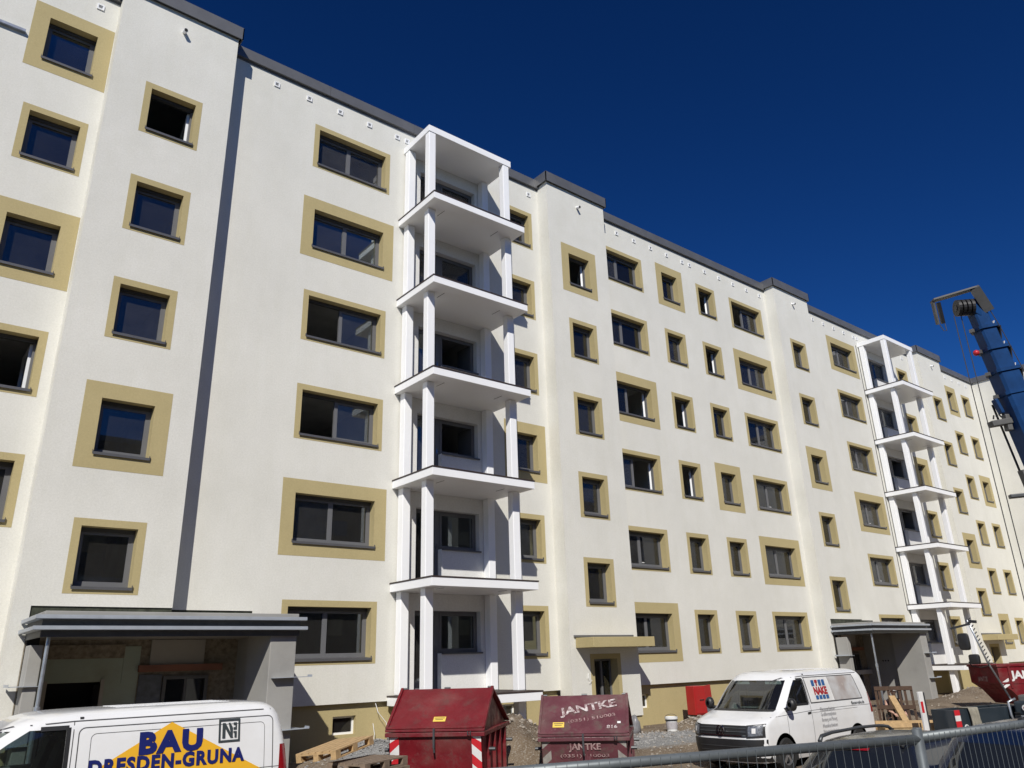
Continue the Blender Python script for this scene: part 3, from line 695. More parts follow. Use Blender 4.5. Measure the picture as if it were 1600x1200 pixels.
# ------------------------------------------------------------------ vehicles
class Shell:
    """smooth vehicle body from stacked plan outlines; x runs back from the leading end, z up, y to both sides"""
    def __init__(s, rows, stations):
        s.rows = rows; s.st = stations        # row: (z, xf, xr, w, rfx, rfy, rrx, rry)
    def at(s, z):
        R_ = s.rows
        if z <= R_[0][0]: return R_[0][1:]
        for a, b in zip(R_, R_[1:]):
            if z <= b[0]:
                t_ = (z-a[0])/(b[0]-a[0]); return [p+(q-p)*t_ for p, q in zip(a[1:], b[1:])]
        return R_[-1][1:]
    def half(s, z):
        xf, xr, w, rfx, rfy, rrx, rry = s.at(z); P = []
        for i in range(5): P.append((xf, -(w-rfy)*i/5))
        for i in range(8):
            a = math.pi/2*i/8; P.append((xf+rfx*(1-math.cos(a)), -(w-rfy+rfy*math.sin(a))))
        for x in [None]+s.st+[None]:
            lo, hi = xf+rfx, xr-rrx
            P.append((lo if x is None and len(P) == 13 else (hi if x is None else min(max(x, lo), hi)), -w))
        for i in range(1, 7):
            a = math.pi/2*i/6; P.append((xr-rrx*(1-math.sin(a)), -(w-rry+rry*math.cos(a))))
        for i in range(1, 5): P.append((xr, -(w-rry)*(1-i/4)))
        return P
    def HW(s, x, z):
        xf, xr, w, rfx, rfy, rrx, rry = s.at(z)
        if x < xf+rfx: q = max(0, 1-((xf+rfx-x)/rfx)**2); return w-rfy+rfy*math.sqrt(q)
        if x > xr-rrx: q = max(0, 1-((x-xr+rrx)/rrx)**2); return w-rry+rry*math.sqrt(q)
        return w
    def FX(s, y, z):
        xf, xr, w, rfx, rfy, rrx, rry = s.at(z); y = abs(y)
        if y < w-rfy: return xf
        q = max(0, 1-((y-w+rfy)/rfy)**2); return xf+rfx*(1-math.sqrt(q))
    def body(s, name, m, parent, zs, holes=()):
        """holes: (j0, j1, i0, i1) index ranges left out on both sides"""
        mb = MB(); H_ = [s.half(z) for z in zs]; n = len(H_[0])
        for sy in (1, -1):
            b0 = len(mb.v)
            for z, row in zip(zs, H_): mb.v += [(p[0], p[1]*sy, z) for p in row]
            for j in range(len(zs)-1):
                for i in range(n-1):
                    if any(h[0] <= j < h[1] and h[2] <= i < h[3] for h in holes): continue
                    mb.f.append((b0+j*n+i, b0+j*n+i+1, b0+(j+1)*n+i+1, b0+(j+1)*n+i))
            b = b0+(len(zs)-1)*n
        zt = zs[-1]; row = H_[-1]
        for i in range(n-1): mb.face([(row[i][0], row[i][1], zt), (row[i+1][0], row[i+1][1], zt), (row[i+1][0], -row[i+1][1], zt), (row[i][0], -row[i][1], zt)])
        return mb.build(name, m, parent, smooth=True, sharp=35)
    def hole_patch(s, name, m, parent, zs, h, sides=(1, -1), inset=.012):
        mb = MB(); H_ = [s.half(z) for z in zs]
        for sy in sides:
            mb.grid([[(H_[j][i][0]+(inset if h[2] < 9 else 0), (H_[j][i][1]+(inset if h[2] >= 9 else 0))*sy, zs[j]) for i in range(h[2], h[3]+1)] for j in range(h[0], h[1]+1)])
        return mb.build(name, m, parent, smooth=True)
    def side_patch(s, name, m, parent, q, n=8, k=6, eps=.006, sy=1, thick=True):
        """q: four (x, z) corners"""
        rows = []
        for j in range(k+1):
            b = j/k; a0 = [q[0][i]+(q[3][i]-q[0][i])*b for i in (0, 1)]; a1 = [q[1][i]+(q[2][i]-q[1][i])*b for i in (0, 1)]
            rows.append([])
            for i in range(n+1):
                t_ = i/n; x = a0[0]+(a1[0]-a0[0])*t_; z = a0[1]+(a1[1]-a0[1])*t_
                rows[-1].append((x, -(s.HW(x, z)+eps)*sy, z))
        mb = MB(); mb.grid(rows); return mb.build(name, m, parent, smooth=True)
    def front_patch(s, name, m, parent, q, n=10, k=6, eps=.006):
        rows = []
        for j in range(k+1):
            b = j/k; a0 = [q[0][i]+(q[3][i]-q[0][i])*b for i in (0, 1)]; a1 = [q[1][i]+(q[2][i]-q[1][i])*b for i in (0, 1)]
            rows.append([])
            for i in range(n+1):
                t_ = i/n; y = a0[0]+(a1[0]-a0[0])*t_; z = a0[1]+(a1[1]-a0[1])*t_
                rows[-1].append((s.FX(y, z)-eps, y, z))
        mb = MB(); mb.grid(rows); return mb.build(name, m, parent, smooth=True)
    def seam(s, name, m, parent, pts, w=.010, eps=.003, sy=1):
        mb = MB()
        for (x0, z0), (x1, z1) in zip(pts, pts[1:]):
            L_ = math.hypot(x1-x0, z1-z0); nx, nz = -(z1-z0)/L_*w/2, (x1-x0)/L_*w/2; k = max(1, int(L_/.12)); rows = [[], []]
            for i in range(k+1):
                x = x0+(x1-x0)*i/k; z = z0+(z1-z0)*i/k
                for r_, sg in ((0, 1), (1, -1)): rows[r_].append((x+nx*sg, -(s.HW(x+nx*sg, z+nz*sg)+eps)*sy, z+nz*sg))
            mb.grid(rows)
        return mb.build(name, m, parent)
def rounded(x0, x1, z0, z1, r_=.08, n=4):
    P = []
    for cx, cz, a0 in ((x1-r_, z1-r_, 0), (x0+r_, z1-r_, 90), (x0+r_, z0+r_, 180), (x1-r_, z0+r_, 270)):
        for i in range(n+1): a = R(a0+90*i/n); P.append((cx+r_*math.cos(a), cz+r_*math.sin(a)))
    return P+[P[0]]
def wheel(parent, x, y, z, rad, wd, sy=1):
    t = MB(); prof = [(-wd/2, rad*.66), (-wd/2, rad*.93), (-wd*.36, rad), (wd*.36, rad), (wd/2, rad*.93), (wd/2, rad*.66)]; n = 28
    t.grid([[(x+q*math.cos(2*math.pi*i/n), y+p, z+q*math.sin(2*math.pi*i/n)) for i in range(n)] for p, q in prof], closed=True)
    o = t.build('wheel', 'rubber', parent, smooth=True, sharp=30)
    yy = y-sy*wd*.42
    rm = MB(); rm.tube([(x, yy, z), (x, yy+sy*.04, z)], rad*.16, 14)
    for i in range(5):
        a = 2*math.pi*i/5+.3; c, s_ = math.cos(a), math.sin(a)
        rm.beam((x+c*rad*.12, yy+sy*.015, z+s_*rad*.12), (x+c*rad*.64, yy+sy*.02, z+s_*rad*.64), .06, .03, (0, 1, 0))
    rm.grid([[(x+q*math.cos(2*math.pi*i/n), yy+p*sy, z+q*math.sin(2*math.pi*i/n)) for i in range(n)] for p, q in ((.0, rad*.67), (0, rad*.6), (.1, rad*.58))], closed=True)
    rm.build('rim', 'rim', o, smooth=True, sharp=30)
    return o
#  z     xf    xr    w    rfx  rfy  rrx  rry
VROWS = [(.20, .10, 4.80, .88, .40, .62, .10, .12), (.32, .03, 4.86, .93, .38, .62, .12, .12), (.55, .00, 4.88, .95, .38, .62, .12, .12), (.80, .02, 4.88, .955, .38, .60, .12, .12),
 (.93, .06, 4.88, .955, .36, .58, .12, .12), (.99, .14, 4.88, .95, .36, .56, .12, .12), (1.05, .32, 4.88, .95, .34, .54, .12, .12), (1.12, .58, 4.87, .945, .32, .52, .12, .12), (1.20, .86, 4.86, .935, .30, .50, .12, .12),
 (1.35, 1.02, 4.84, .915, .28, .46, .12, .13), (1.50, 1.18, 4.815, .892, .27, .44, .12, .14), (1.65, 1.345, 4.785, .866, .26, .42, .13, .15), (1.78, 1.495, 4.75, .84, .27, .42, .15, .17),
 (1.86, 1.585, 4.71, .81, .30, .45, .18, .20), (1.91, 1.65, 4.66, .765, .34, .5, .22, .22), (1.945, 1.74, 4.60, .69, .4, .5, .25, .25), (1.965, 1.88, 4.50, .58, .5, .45, .3, .3), (1.975, 2.15, 4.3, .40, .6, .3, .3, .25)]
VST = [2.02, 2.14, 2.9, 3.6, 4.12, 4.42]
ZV = [.20, .26, .32, .43, .55, .68, .80, .87, .93, .99, 1.05, 1.12, 1.20, 1.275, 1.35, 1.425, 1.50, 1.575, 1.65, 1.715, 1.78, 1.82, 1.86, 1.91, 1.945, 1.965, 1.975]
def van(loc, label, side_glass):
    t = empty('delivery_van', loc, 0, label, 'van'); S = Shell(VROWS, VST)
    WS = (12, 20, 0, 9); DW = (13, 20, 12, 14)          # windscreen, cab door window
    S.body('body', 'vanw', t, ZV, [WS, DW])
    S.hole_patch('windscreen', 'carglass', t, ZV, WS); [S.hole_patch('door_window', 'carglass', t, ZV, DW, (q,)) for q in (1, -1)]
    inn = MB(); inn.box(.75, 2.0, -.82, .82, .55, 1.0); inn.build('dashboard', 'cabin', t, bev=.05)
    MB().box(2.16, 2.2, -.8, .8, .5, 1.9).build('bulkhead', 'cabin', t)
    MB().box(1.75, 2.16, -.70, .70, 1.85, 1.86).build('headliner', 'cabin', t)
    for y in (-.42, .42):
        m = MB(); m.box(1.62, 2.05, y-.24, y+.24, .95, 1.08); m.prism([(1.9, 1.05), (2.02, 1.05), (2.14, 1.62), (2.04, 1.64)], 1, y-.22, y+.22); m.prism([(2.03, 1.66), (2.1, 1.66), (2.12, 1.82), (2.05, 1.82)], 1, y-.12, y+.12); m.build('cab_seat', 'cabin', t, bev=.03)
        MB().box(1.52, 1.56, y-.2, y+.2, 1.70, 1.80).build('sun_visor', 'sash', t)
    m = MB(); n = 20; m.grid([[(1.38+.05*math.sin(a)+dx, -.42+.19*math.cos(a)*k, 1.08+.17*math.sin(a)*k) for a in [2*math.pi*i/n for i in range(n)]] for dx, k in ((0, 1), (.02, .9))], closed=True); m.build('steering_wheel', 'black', t)
    # seams on the near side
    S.seam('door_seam', 'seam', t, [(1.1, .48), (1.12, 1.16)]); S.seam('door_seam', 'seam', t, [(2.09, .42), (2.10, 1.86)])
    S.seam('roof_gutter', 'seam', t, [(1.30, 1.66), (1.42, 1.76), (1.6, 1.83), (2.1, 1.855), (4.6, 1.86)], .014)
    S.seam('belt_crease', 'seam', t, [(.45, 1.065), (2.1, 1.125), (3.4, 1.135), (4.85, 1.125)], .008)
    S.seam('rail_seam', 'seam', t, [(2.1, 1.075), (4.1, 1.085)], .006)
    # window rubber
    m = S.seam('window_rubber', 'black', t, [(1.36, 1.27), (2.045, 1.27), (2.045, 1.79), (1.8, 1.79)], .05, .004)
    S.front_patch('windscreen_rubber', 'black', t, [(-.80, 1.165), (.80, 1.165), (.80, 1.205), (-.80, 1.205)], 14, 1, .003)
    # nose
    S.front_patch('bumper', 'black', t, [(-.935, .22), (.935, .22), (.945, .66), (-.945, .66)], 26, 6, .012)
    S.front_patch('grille', 'black', t, [(-.60, .70), (.60, .70), (.60, .93), (-.60, .93)], 14, 4, .010)
    for z in (.725, .80, .87): S.front_patch('grille_bar', 'chrome' if z < .75 else 'galvdark', t, [(-.60, z), (.60, z), (.60, z+.018), (-.60, z+.018)], 14, 1, .022)
    for y in (-1, 1):
        S.front_patch('headlight', 'black', t, [(y*.60, .685), (y*.925, .70), (y*.925, .965), (y*.60, .935)], 8, 4, .012)
        S.front_patch('headlight_lens', 'lamp', t, [(y*.64, .72), (y*.89, .74), (y*.90, .94), (y*.64, .915)], 8, 4, .02)
        S.front_patch('lamp_reflector', 'hazw', t, [(y*.72, .78), (y*.79, .78), (y*.79, .88), (y*.72, .88)], 3, 3, .026)
    for z in (.33, .42, .51): S.front_patch('air_slot', 'galvdark', t, [(-.62, z), (.62, z), (.62, z+.02), (-.62, z+.02)], 12, 1, .02)
    em = MB(); n = 24; xe = -.045; ze = .835
    em.grid([[(xe+dx, k*math.cos(2*math.pi*i/n), ze+k*math.sin(2*math.pi*i/n)) for i in range(n)] for dx, k in ((.02, .098), (0, .098), (0, .082), (.02, .082))], closed=True)
    for (a, b) in (((-.035, .072), (0, .004)), ((.035, .072), (0, .004)), ((-.068, .040), (-.034, -.068)), ((-.034, -.068), (0, -.008)), ((0, -.008), (.034, -.068)), ((.034, -.068), (.068, .040))):
        em.beam((xe, a[0], ze+a[1]), (xe, b[0], ze+b[1]), .016, .012, (1, 0, 0))
    em.build('emblem', 'chrome', t); MB().tube([(xe+.01, 0, ze), (xe+.04, 0, ze)], .085, 20).build('emblem_disc', 'black', t)
    # mirrors, handle, lamps, wheels
    for sy in (-1, 1):
        m = MB(); yb = sy*1.10
        rows = [[(1.10+.055*d, yb+.105*c*math.cos(a), 1.30+.135*c*math.sin(a)) for a in [2*math.pi*i/14 for i in range(14)]] for d, c in ((-1.3, .4), (-1.0, .8), (0, 1), (1, .98), (1.1, .3))]
        m.grid(rows, closed=True); m.beam((1.13, sy*.88, 1.19), (1.12, sy*1.06, 1.22), .08, .07); m.build('wing_mirror', 'black', t, smooth=True)
        S.side_patch('tail_lamp', 'redlens', t, [(4.70, .95), (4.84, .95), (4.82, 1.40), (4.72, 1.40)], 5, 5, .008, -sy)
        for wx in (.92, 3.95):
            m = MB(); n = 24; r0 = .415; P = [(wx+r0*math.cos(math.pi*i/n), .33+r0*math.sin(math.pi*i/n)) for i in range(n+1)]
            rows = [[(p[0], -(.952+.004)*-sy, p[1]) for p in P], [(wx+(p[0]-wx)*.1, (.956)*sy, .33+(p[1]-.33)*.1) for p in P]]
            m.grid(rows); m.grid([[(p[0], .956*sy, p[1]) for p in P], [(p[0], .956*sy, .19) for p in P]]); m.build('wheel_arch', 'rubber', t)
            wheel(t, wx, sy*.875, .33, .325, .22, -sy)
    S.seam('door_handle', 'black', t, [(1.93, 1.075), (2.06, 1.085)], .045, .012)
    MB().box(.3, 4.7, -.8, .8, .18, .24).build('underbody', 'rubber', t)
    m = MB()
    for y in (-.42, -.25, -.08, .08, .25, .42): m.beam((2.65, y*.85, 1.974), (4.15, y*.85, 1.974), .03, .010)
    m.build('roof_ribs', 'vanw', t)
    return t, S
RX90 = Matrix.Rotation(R(90), 4, 'X')
def side_mw(S, x, z, eps=.012, ang=0):
    # tilt with the tumblehome of the flank
    y0, y1 = S.HW(x, z), S.HW(x, z+.2); tilt = math.atan2(y0-y1, .2)
    return Matrix.Translation((x, -(y0+eps), z)) @ Matrix.Rotation(R(90)-tilt, 4, 'X') @ Matrix.Rotation(ang, 4, 'Z')

# --- white van with the builder's lettering, in front of the near porch
va, S = van((.10, -6.27, -.69), 'white panel van with blue BAU lettering over an orange triangle at the lower left', 'panel')
for o_ in [o_ for o_ in bpy.data.objects if o_.parent == va and o_.type == 'MESH']:
    for v_ in o_.data.vertices:
        if v_.co.x < 2.0: v_.co.x = 2.0-(2.0-v_.co.x)*1.3          # the long-nosed variant
S.seam('panel_line', 'seam', va, rounded(2.16, 4.62, .62, 1.775, .07), .012)
S.seam('panel_line', 'seam', va, rounded(2.30, 4.50, .66, 1.70, .06), .006)
def quadtri(name, m, parent, S, pts, eps):
    mb = MB(); n = 10
    (ax, az), (bx, bz), (cx, cz) = pts; rows = []
    for j in range(n+1):
        t_ = j/n; p = (ax+(bx-ax)*t_, az+(bz-az)*t_); q = (ax+(cx-ax)*t_, az+(cz-az)*t_)
        rows.append([(p[0]+(q[0]-p[0])*i/n, -(S.HW(p[0]+(q[0]-p[0])*i/n, p[1])+eps), p[1]) for i in range(n+1)])
    mb.grid(rows); return mb.build(name, m, parent)
quadtri('orange_triangle', 'yellow', va, S, [(3.25, 1.775), (1.90, 1.03), (4.62, 1.03)], .005)
text('lettering', 'BAU', .25, 'navy', va, side_mw(S, 2.86, 1.435, .014), .06, .79, 0, 1.2)
text('lettering', 'DRESDEN-GRUNA', .165, 'navy', va, side_mw(S, 2.30, 1.245, .014), .05, 1.92, 0, 1.16)
lg = MB(); P0 = side_mw(S, 3.86, 1.48, .010)
def plate(name, m, parent, mw, rects, z=.0, thick=.002):
    mb = MB()
    for (a, b, c, d_) in rects: mb.box(a, b, c, d_, z, z+thick)
    o = mb.build(name, m, parent); o.matrix_local = mw; return o
plate('square_logo', 'charcoal', va, P0, [(0, .29, 0, .025), (0, .29, .265, .29), (0, .025, .025, .265), (.265, .29, .025, .265)])
mb = MB()
for poly in ([(.05, .05), (.09, .05), (.09, .24), (.05, .24)], [(.09, .24), (.09, .17), (.16, .05), (.20, .05)], [(.16, .12), (.19, .06), (.19, .18), (.155, .24), (.13, .24)], [(.20, .15), (.245, .15), (.245, .24), (.20, .24), (.20, .21), (.225, .21), (.225, .18), (.20, .18)], [(.215, .05), (.245, .05), (.245, .13), (.20, .13), (.20, .11), (.215, .11)]):
    mb.prism(poly, 2, .0, .002)
o = mb.build('square_logo_mark', 'charcoal', va); o.matrix_local = P0
# the load side shows no driver; a pale paper lies on the dash
# --- tiler's van nose-on in the middle distance
vb, S2 = van((14.92, -7.05, -.66), 'white van with NAKE tile logo on its flank, nose towards the centre skip', 'print')
WL = [(2.20, 1.30), (4.36, 1.30), (4.20, 1.80), (2.16, 1.80)]
S2.side_patch('window_rubber', 'seam', vb, [(2.15, 1.265), (4.44, 1.265), (4.27, 1.83), (2.11, 1.83)], 10, 6, .004)
S2.side_patch('printed_window_film', 'picture', vb, [(3.18, 1.29), (4.40, 1.29), (4.24, 1.81), (3.10, 1.81)], 10, 6, .009)
S2.side_patch('plain_window_film', 'hazw', vb, [(2.17, 1.29), (3.176, 1.29), (3.096, 1.81), (2.13, 1.81)], 10, 6, .009)
P1 = side_mw(S2, 2.36, 1.34, .016)
text('lettering', 'NAKE', .16, 'nred', vb, P1 @ Matrix.Translation((.03, .11, 0)), .06, .56)
for q in [(.05+i*.145, .16+i*.145, 0, .085) for i in range(4)]+[(0, .11, .29, .42), (.30, .41, .29, .42), (.45, .56, .29, .42)]: plate('logo_tile', 'nblue', vb, P1, [q])
for q in [(.15, .26, .36, .42), (.18, .23, .29, .35)]: plate('logo_tile', 'nred', vb, P1, [q])
for z, tx, w_ in ((1.095, 'Fliesenarbeiten', .62), (.985, 'Großformatplatten', .64), (.875, 'Beratung und Planung', .64), (.745, 'Mosaikarbeiten', .62), (.63, 'Natursteinarbeiten', .64)):
    text('lettering', tx, .075, 'greyt', vb, side_mw(S2, 2.45, z, .014), 0, w_)
text('lettering', 'fliesen-nake.de', .075, 'charcoal', vb, side_mw(S2, 3.86, 1.16, .014), .01, .60)
m = MB(); m.box(1.02, 1.24, -.20, .22, 1.225, 1.229); m.build('paper_on_dash', 'hazw', vb)

# --- two parked cars behind the site fence, tails towards the camera
CROWS = [(.20, .12, 4.45, .84, .3, .6, .3, .5), (.45, .0, 4.55, .89, .3, .6, .4, .6), (.75, .02, 4.52, .90, .3, .6, .4, .6), (.90, .07, 4.35, .885, .3, .55, .4, .6), (1.0, .14, 3.6, .85, .28, .5, .4, .5), (1.15, .28, 3.3, .78, .26, .42, .35, .4), (1.28, .42, 3.05, .71, .25, .38, .35, .4), (1.36, .50, 2.85, .66, .25, .38, .4, .4), (1.42, .58, 2.65, .60, .28, .40, .5, .4), (1.455, .75, 2.45, .52, .4, .4, .5, .4), (1.47, 1.0, 2.2, .42, .5, .35, .5, .35)]
ZC = [.2, .32, .45, .6, .75, .83, .9, .95, 1.0, 1.08, 1.15, 1.22, 1.28, 1.32, 1.36, 1.39, 1.42, 1.44, 1.455, 1.47]
def car(name, loc, label, paint, sc_z, rails):
    t = empty(name, loc, 0, label, 'car'); rows = [(r_[0]*sc_z, *r_[1:]) for r_ in CROWS]; S = Shell(rows, [1.2, 1.9, 2.4])
    S.body('body', paint, t, [z*sc_z for z in ZC]); k = sc_z
    S.front_patch('rear_window', 'darkglass', t, [(-.66, .98*k), (.66, .98*k), (.52, 1.33*k), (-.52, 1.33*k)], 12, 6, .008)
    if rails: S.front_patch('brake_light', 'redlens', t, [(-.2, 1.352*k), (.2, 1.352*k), (.2, 1.385*k), (-.2, 1.385*k)], 8, 2, .022)
    for sy in (-1, 1):
        S.side_patch('side_window', 'darkglass', t, [(.62, 1.0*k), (3.25, .98*k), (2.75, 1.35*k), (.78, 1.34*k)], 10, 5, .008, sy)
        S.front_patch('tail_lamp', 'redlens', t, [(sy*.62, .72*k), (sy*.85, .72*k), (sy*.83, .92*k), (sy*.62, .92*k)], 6, 4, .01)
        m = MB(); m.tube([(2.75, sy*.78, 1.02*k), (2.72, sy*.98, 1.04*k)], [.05, .1], 10); m.build('wing_mirror', 'black', t, smooth=True)
        for wx in (.85, 3.55): wheel(t, wx, sy*.80, .32, .32, .21, -sy)
        if rails:
            pts = [(.62, sy*.58, 1.415*k), (.72, sy*.60, 1.475*k), (1.0, sy*.60, 1.50*k), (1.8, sy*.60, 1.515*k), (2.4, sy*.60, 1.50*k), (2.62, sy*.59, 1.47*k), (2.72, sy*.58, 1.41*k)]
            MB().tube(pts, [.03, .026, .022, .022, .022, .026, .03], 10).build('roof_rail', 'galvdark', t, smooth=True)
    if not rails:
        m = MB(); m.prism([(1.0, 1.462*k), (1.22, 1.466*k), (1.16, 1.53*k), (1.10, 1.53*k)], 1, -.03, .03); m.build('antenna_fin', 'black', t, bev=.012)
    S.front_patch('rear_bumper', 'black', t, [(-.85, .24*k), (.85, .24*k), (.87, .46*k), (-.87, .46*k)], 14, 3, .02)
    return t
car('estate_car', (10.15, -12.5, gz(11, -12.8)), 'black estate car with roof rails and red brake light behind the fence', 'carblack', 1.0, True)
car('parked_car', (10.05, -14.42, gz(12, -14.3)), 'dark blue car without roof rails behind the right fence panel', 'carblue', 1.2, False)

# ------------------------------------------------------------------ skips
def hazard(t, x0, x1, z0, z1, yf, mirror, cols=('hazw', 'hazr')):
    w = x1-x0; k = 0; z = z0-w; stripes_w = MB(); 
    while z < z1:
        for col, dz in ((cols[0], 0), (cols[1], .17)):
            a, b = z+dz, z+dz+.17
            pts = [(x0, a), (x1, a+w*.8), (x1, b+w*.8), (x0, b)] if not mirror else [(x0, a+w*.8), (x1, a), (x1, b), (x0, b+w*.8)]
            pts = [(p[0], min(max(p[1], z0), z1)) for p in pts]
            if max(p[1] for p in pts)-min(p[1] for p in pts) < .02: continue
            mb = MB(); mb.face([(p[0], yf(p[1]), p[1]) for p in pts]); mb.build('warning_stripe', col, t)
        z += .34
def lid_skip(loc, rz, W, L, hf, hr, yr, paint, label):
    t = empty('lidded_skip', loc, rz, label, 'skip')
    yf = lambda z: .16*(1-z/hf)-.004
    m = MB()
    # body: leaning front, straight flanks, thin walls
    m.prism([(.16, .12), (0, hf), (.05, hf), (.21, .12)], 0, .03, W-.03)
    m.prism([(L-.16, .12), (L, hf), (L-.05, hf), (L-.21, .12)], 0, .03, W-.03)
    for x in (.03, W-.08): m.prism([(.16, .12), (0, hf), (L, hf), (L-.16, .12)], 0, x, x+.05)
    m.box(.08, W-.08, .2, L-.2, .10, .16); m.build('tub', paint, t, bev=.008)
    rim = MB(); rim.box(-.03, W+.03, -.05, .04, hf-.075, hf); rim.box(-.03, W+.03, L-.04, L+.05, hf-.075, hf)
    for x in (-.03, W-.04): rim.box(x, x+.07, .04, L-.04, hf-.075, hf)
    rim.build('rim', paint, t, bev=.008)
    for i in range(4):
        x = W-.03; y = .45+i*(L-.9)/3
        MB().box(x, x+.06, y, y+.07, .14, hf-.08).build('rib', paint, t); MB().box(-.03, .03, y, y+.07, .14, hf-.08).build('rib', paint, t)
    # gable plates and the two lids
    for x in (.05, W-.09): MB().prism([(.06, hf+.002), (yr-.03, hr-.06), (yr+.03, hr-.06), (L-.06, hf+.002)], 0, x, x+.04).build('gable_plate', paint, t)
    f1 = MB(); f1.prism([(-.04, hf+.012), (yr, hr-.012), (yr, hr+.028), (-.04, hf+.052)], 0, -.03, W+.03); lid = f1.build('front_lid', paint, t, bev=.006)
    f2 = MB(); f2.prism([(L+.04, hf+.012), (yr+.03, hr-.012), (yr+.03, hr+.028), (L+.04, hf+.052)], 0, -.02, W+.02); f2.build('rear_lid', paint, t, bev=.006)
    lr = MB(); ang = math.atan2(hr-hf, yr+.04); c, s_ = math.cos(ang), math.sin(ang)
    def LP(x, d, up): return (x, -.04+d*c-up*s_, hf+.052+d*s_+up*c)
    ll = math.hypot(hr-hf, yr+.04)
    for x in (0.0, W): lr.beam(LP(x, 0.02, .012), LP(x, ll-.02, .012), .05, .03, (0, -s_, c))
    lr.beam(LP(0, .03, .01), LP(W, .03, .01), .05, .025, (0, -s_, c)); lr.build('lid_edge', paint, lid)
    hg = MB()
    for x in (.04, W*.5, W-.04): hg.tube([(x-.06, yr+.015, hr+.035), (x+.06, yr+.015, hr+.035)], .022, 8)
    hg.build('hinge', 'galvdark', t)
    lt = MB(); lt.box(W*.5-.018, W*.5+.018, -.085, -.055, hf-.26, hf+.07); lt.tube([(W*.5, -.075, hf-.26), (W*.5+.01, -.07, hf-.34)], .018, 8); lt.build('latch', 'galvdark', t)
    lt = MB(); lt.tube([(W*.85, -.08, hf+.02), (W*.85, -.09, hf-.04), (W*.85+.05, -.09, hf-.05), (W*.85+.05, -.08, hf+.02)], .012, 6); lt.build('hook', 'galvdark', t)
    for x in (-.03, W+.03):
        for y in (.35, L-.35):
            MB().tube([(x, y, hf*.72), (x+(.12 if x > 0 else -.12), y, hf*.72)], .035, 10).build('lifting_peg', 'galvdark', t)
    cs = ('hazw', 'hazr') if paint == 'skipred' else ('hazold', 'skipold')
    hazard(t, .05, .23, .14, hf-.08, yf, False, cs); hazard(t, W-.23, W-.05, .14, hf-.08, yf, True, cs)
    mw = lambda x, d: Matrix.Translation(LP(x, d, .004)) @ Matrix.Rotation(ang, 4, 'X')
    plate('warning_sticker', 'sticker', t, mw(W*.46 if paint == 'skipred' else W*.15, ll*.17), [(0, .24, 0, .13)])
    plate('sticker_print', 'galvdark', t, mw(W*.46 if paint == 'skipred' else W*.15, ll*.17), [(.02, .22, .085, .10), (.04, .19, .045, .058)], .003)
    return t, mw, yf, ll
G1 = gz(8.6, -5.2)
t1, mw1, yf1, ll1 = lid_skip((8.02, -4.62, -.66), R(-48.7), 1.86, 2.5, 1.16, 1.86, .93, 'skipred', 'glossy dark red lidded skip with a yellow sticker, beside the wooden pallets')
t2, mw2, yf2, ll2 = lid_skip((11.30, -5.19, -.66), R(-49.0), 1.83, 2.4, .86, 1.60, .70, 'skipold', 'faded purple red lidded skip stencilled JANTKE in the centre')
text('stencil_lettering', 'JANTKE', .19, 'stencil', t2, mw2(.42, ll2*.46) @ Matrix.Rotation(R(11), 4, 'Z'), .03, 1.22)
text('stencil_lettering', '(0351) 510003', .075, 'stencildim', t2, mw2(.60, ll2*.27) @ Matrix.Rotation(R(10), 4, 'Z'), .01, 1.0)
text('stencil_lettering', '816', .075, 'stencil', t2, mw2(1.40, ll2*.14), .02, .22)
plate('paper_sticker', 'hazw', t2, mw2(1.62, ll2*.25), [(0, .07, 0, .05)])
fm = lambda x, z, h: Matrix.Translation((x, .16*(1-z/h)-.012, z)) @ Matrix.Rotation(R(90)+math.atan2(.16, h), 4, 'X')
text('stencil_lettering', 'JANTKE', .125, 'stencildim', t2, fm(.60, .62, .86), .03, .66)
text('stencil_lettering', '(0351) 510003', .06, 'stencildim', t2, fm(.42, .48, .86), .01, 1.0)
m = MB(); m.box(.9, 1.05, .02, .06, .35, .50); m.tube([(.97, .03, .3), (.97, .03, .55)], .03, 8); m.build('bracket', 'skipold', t2)
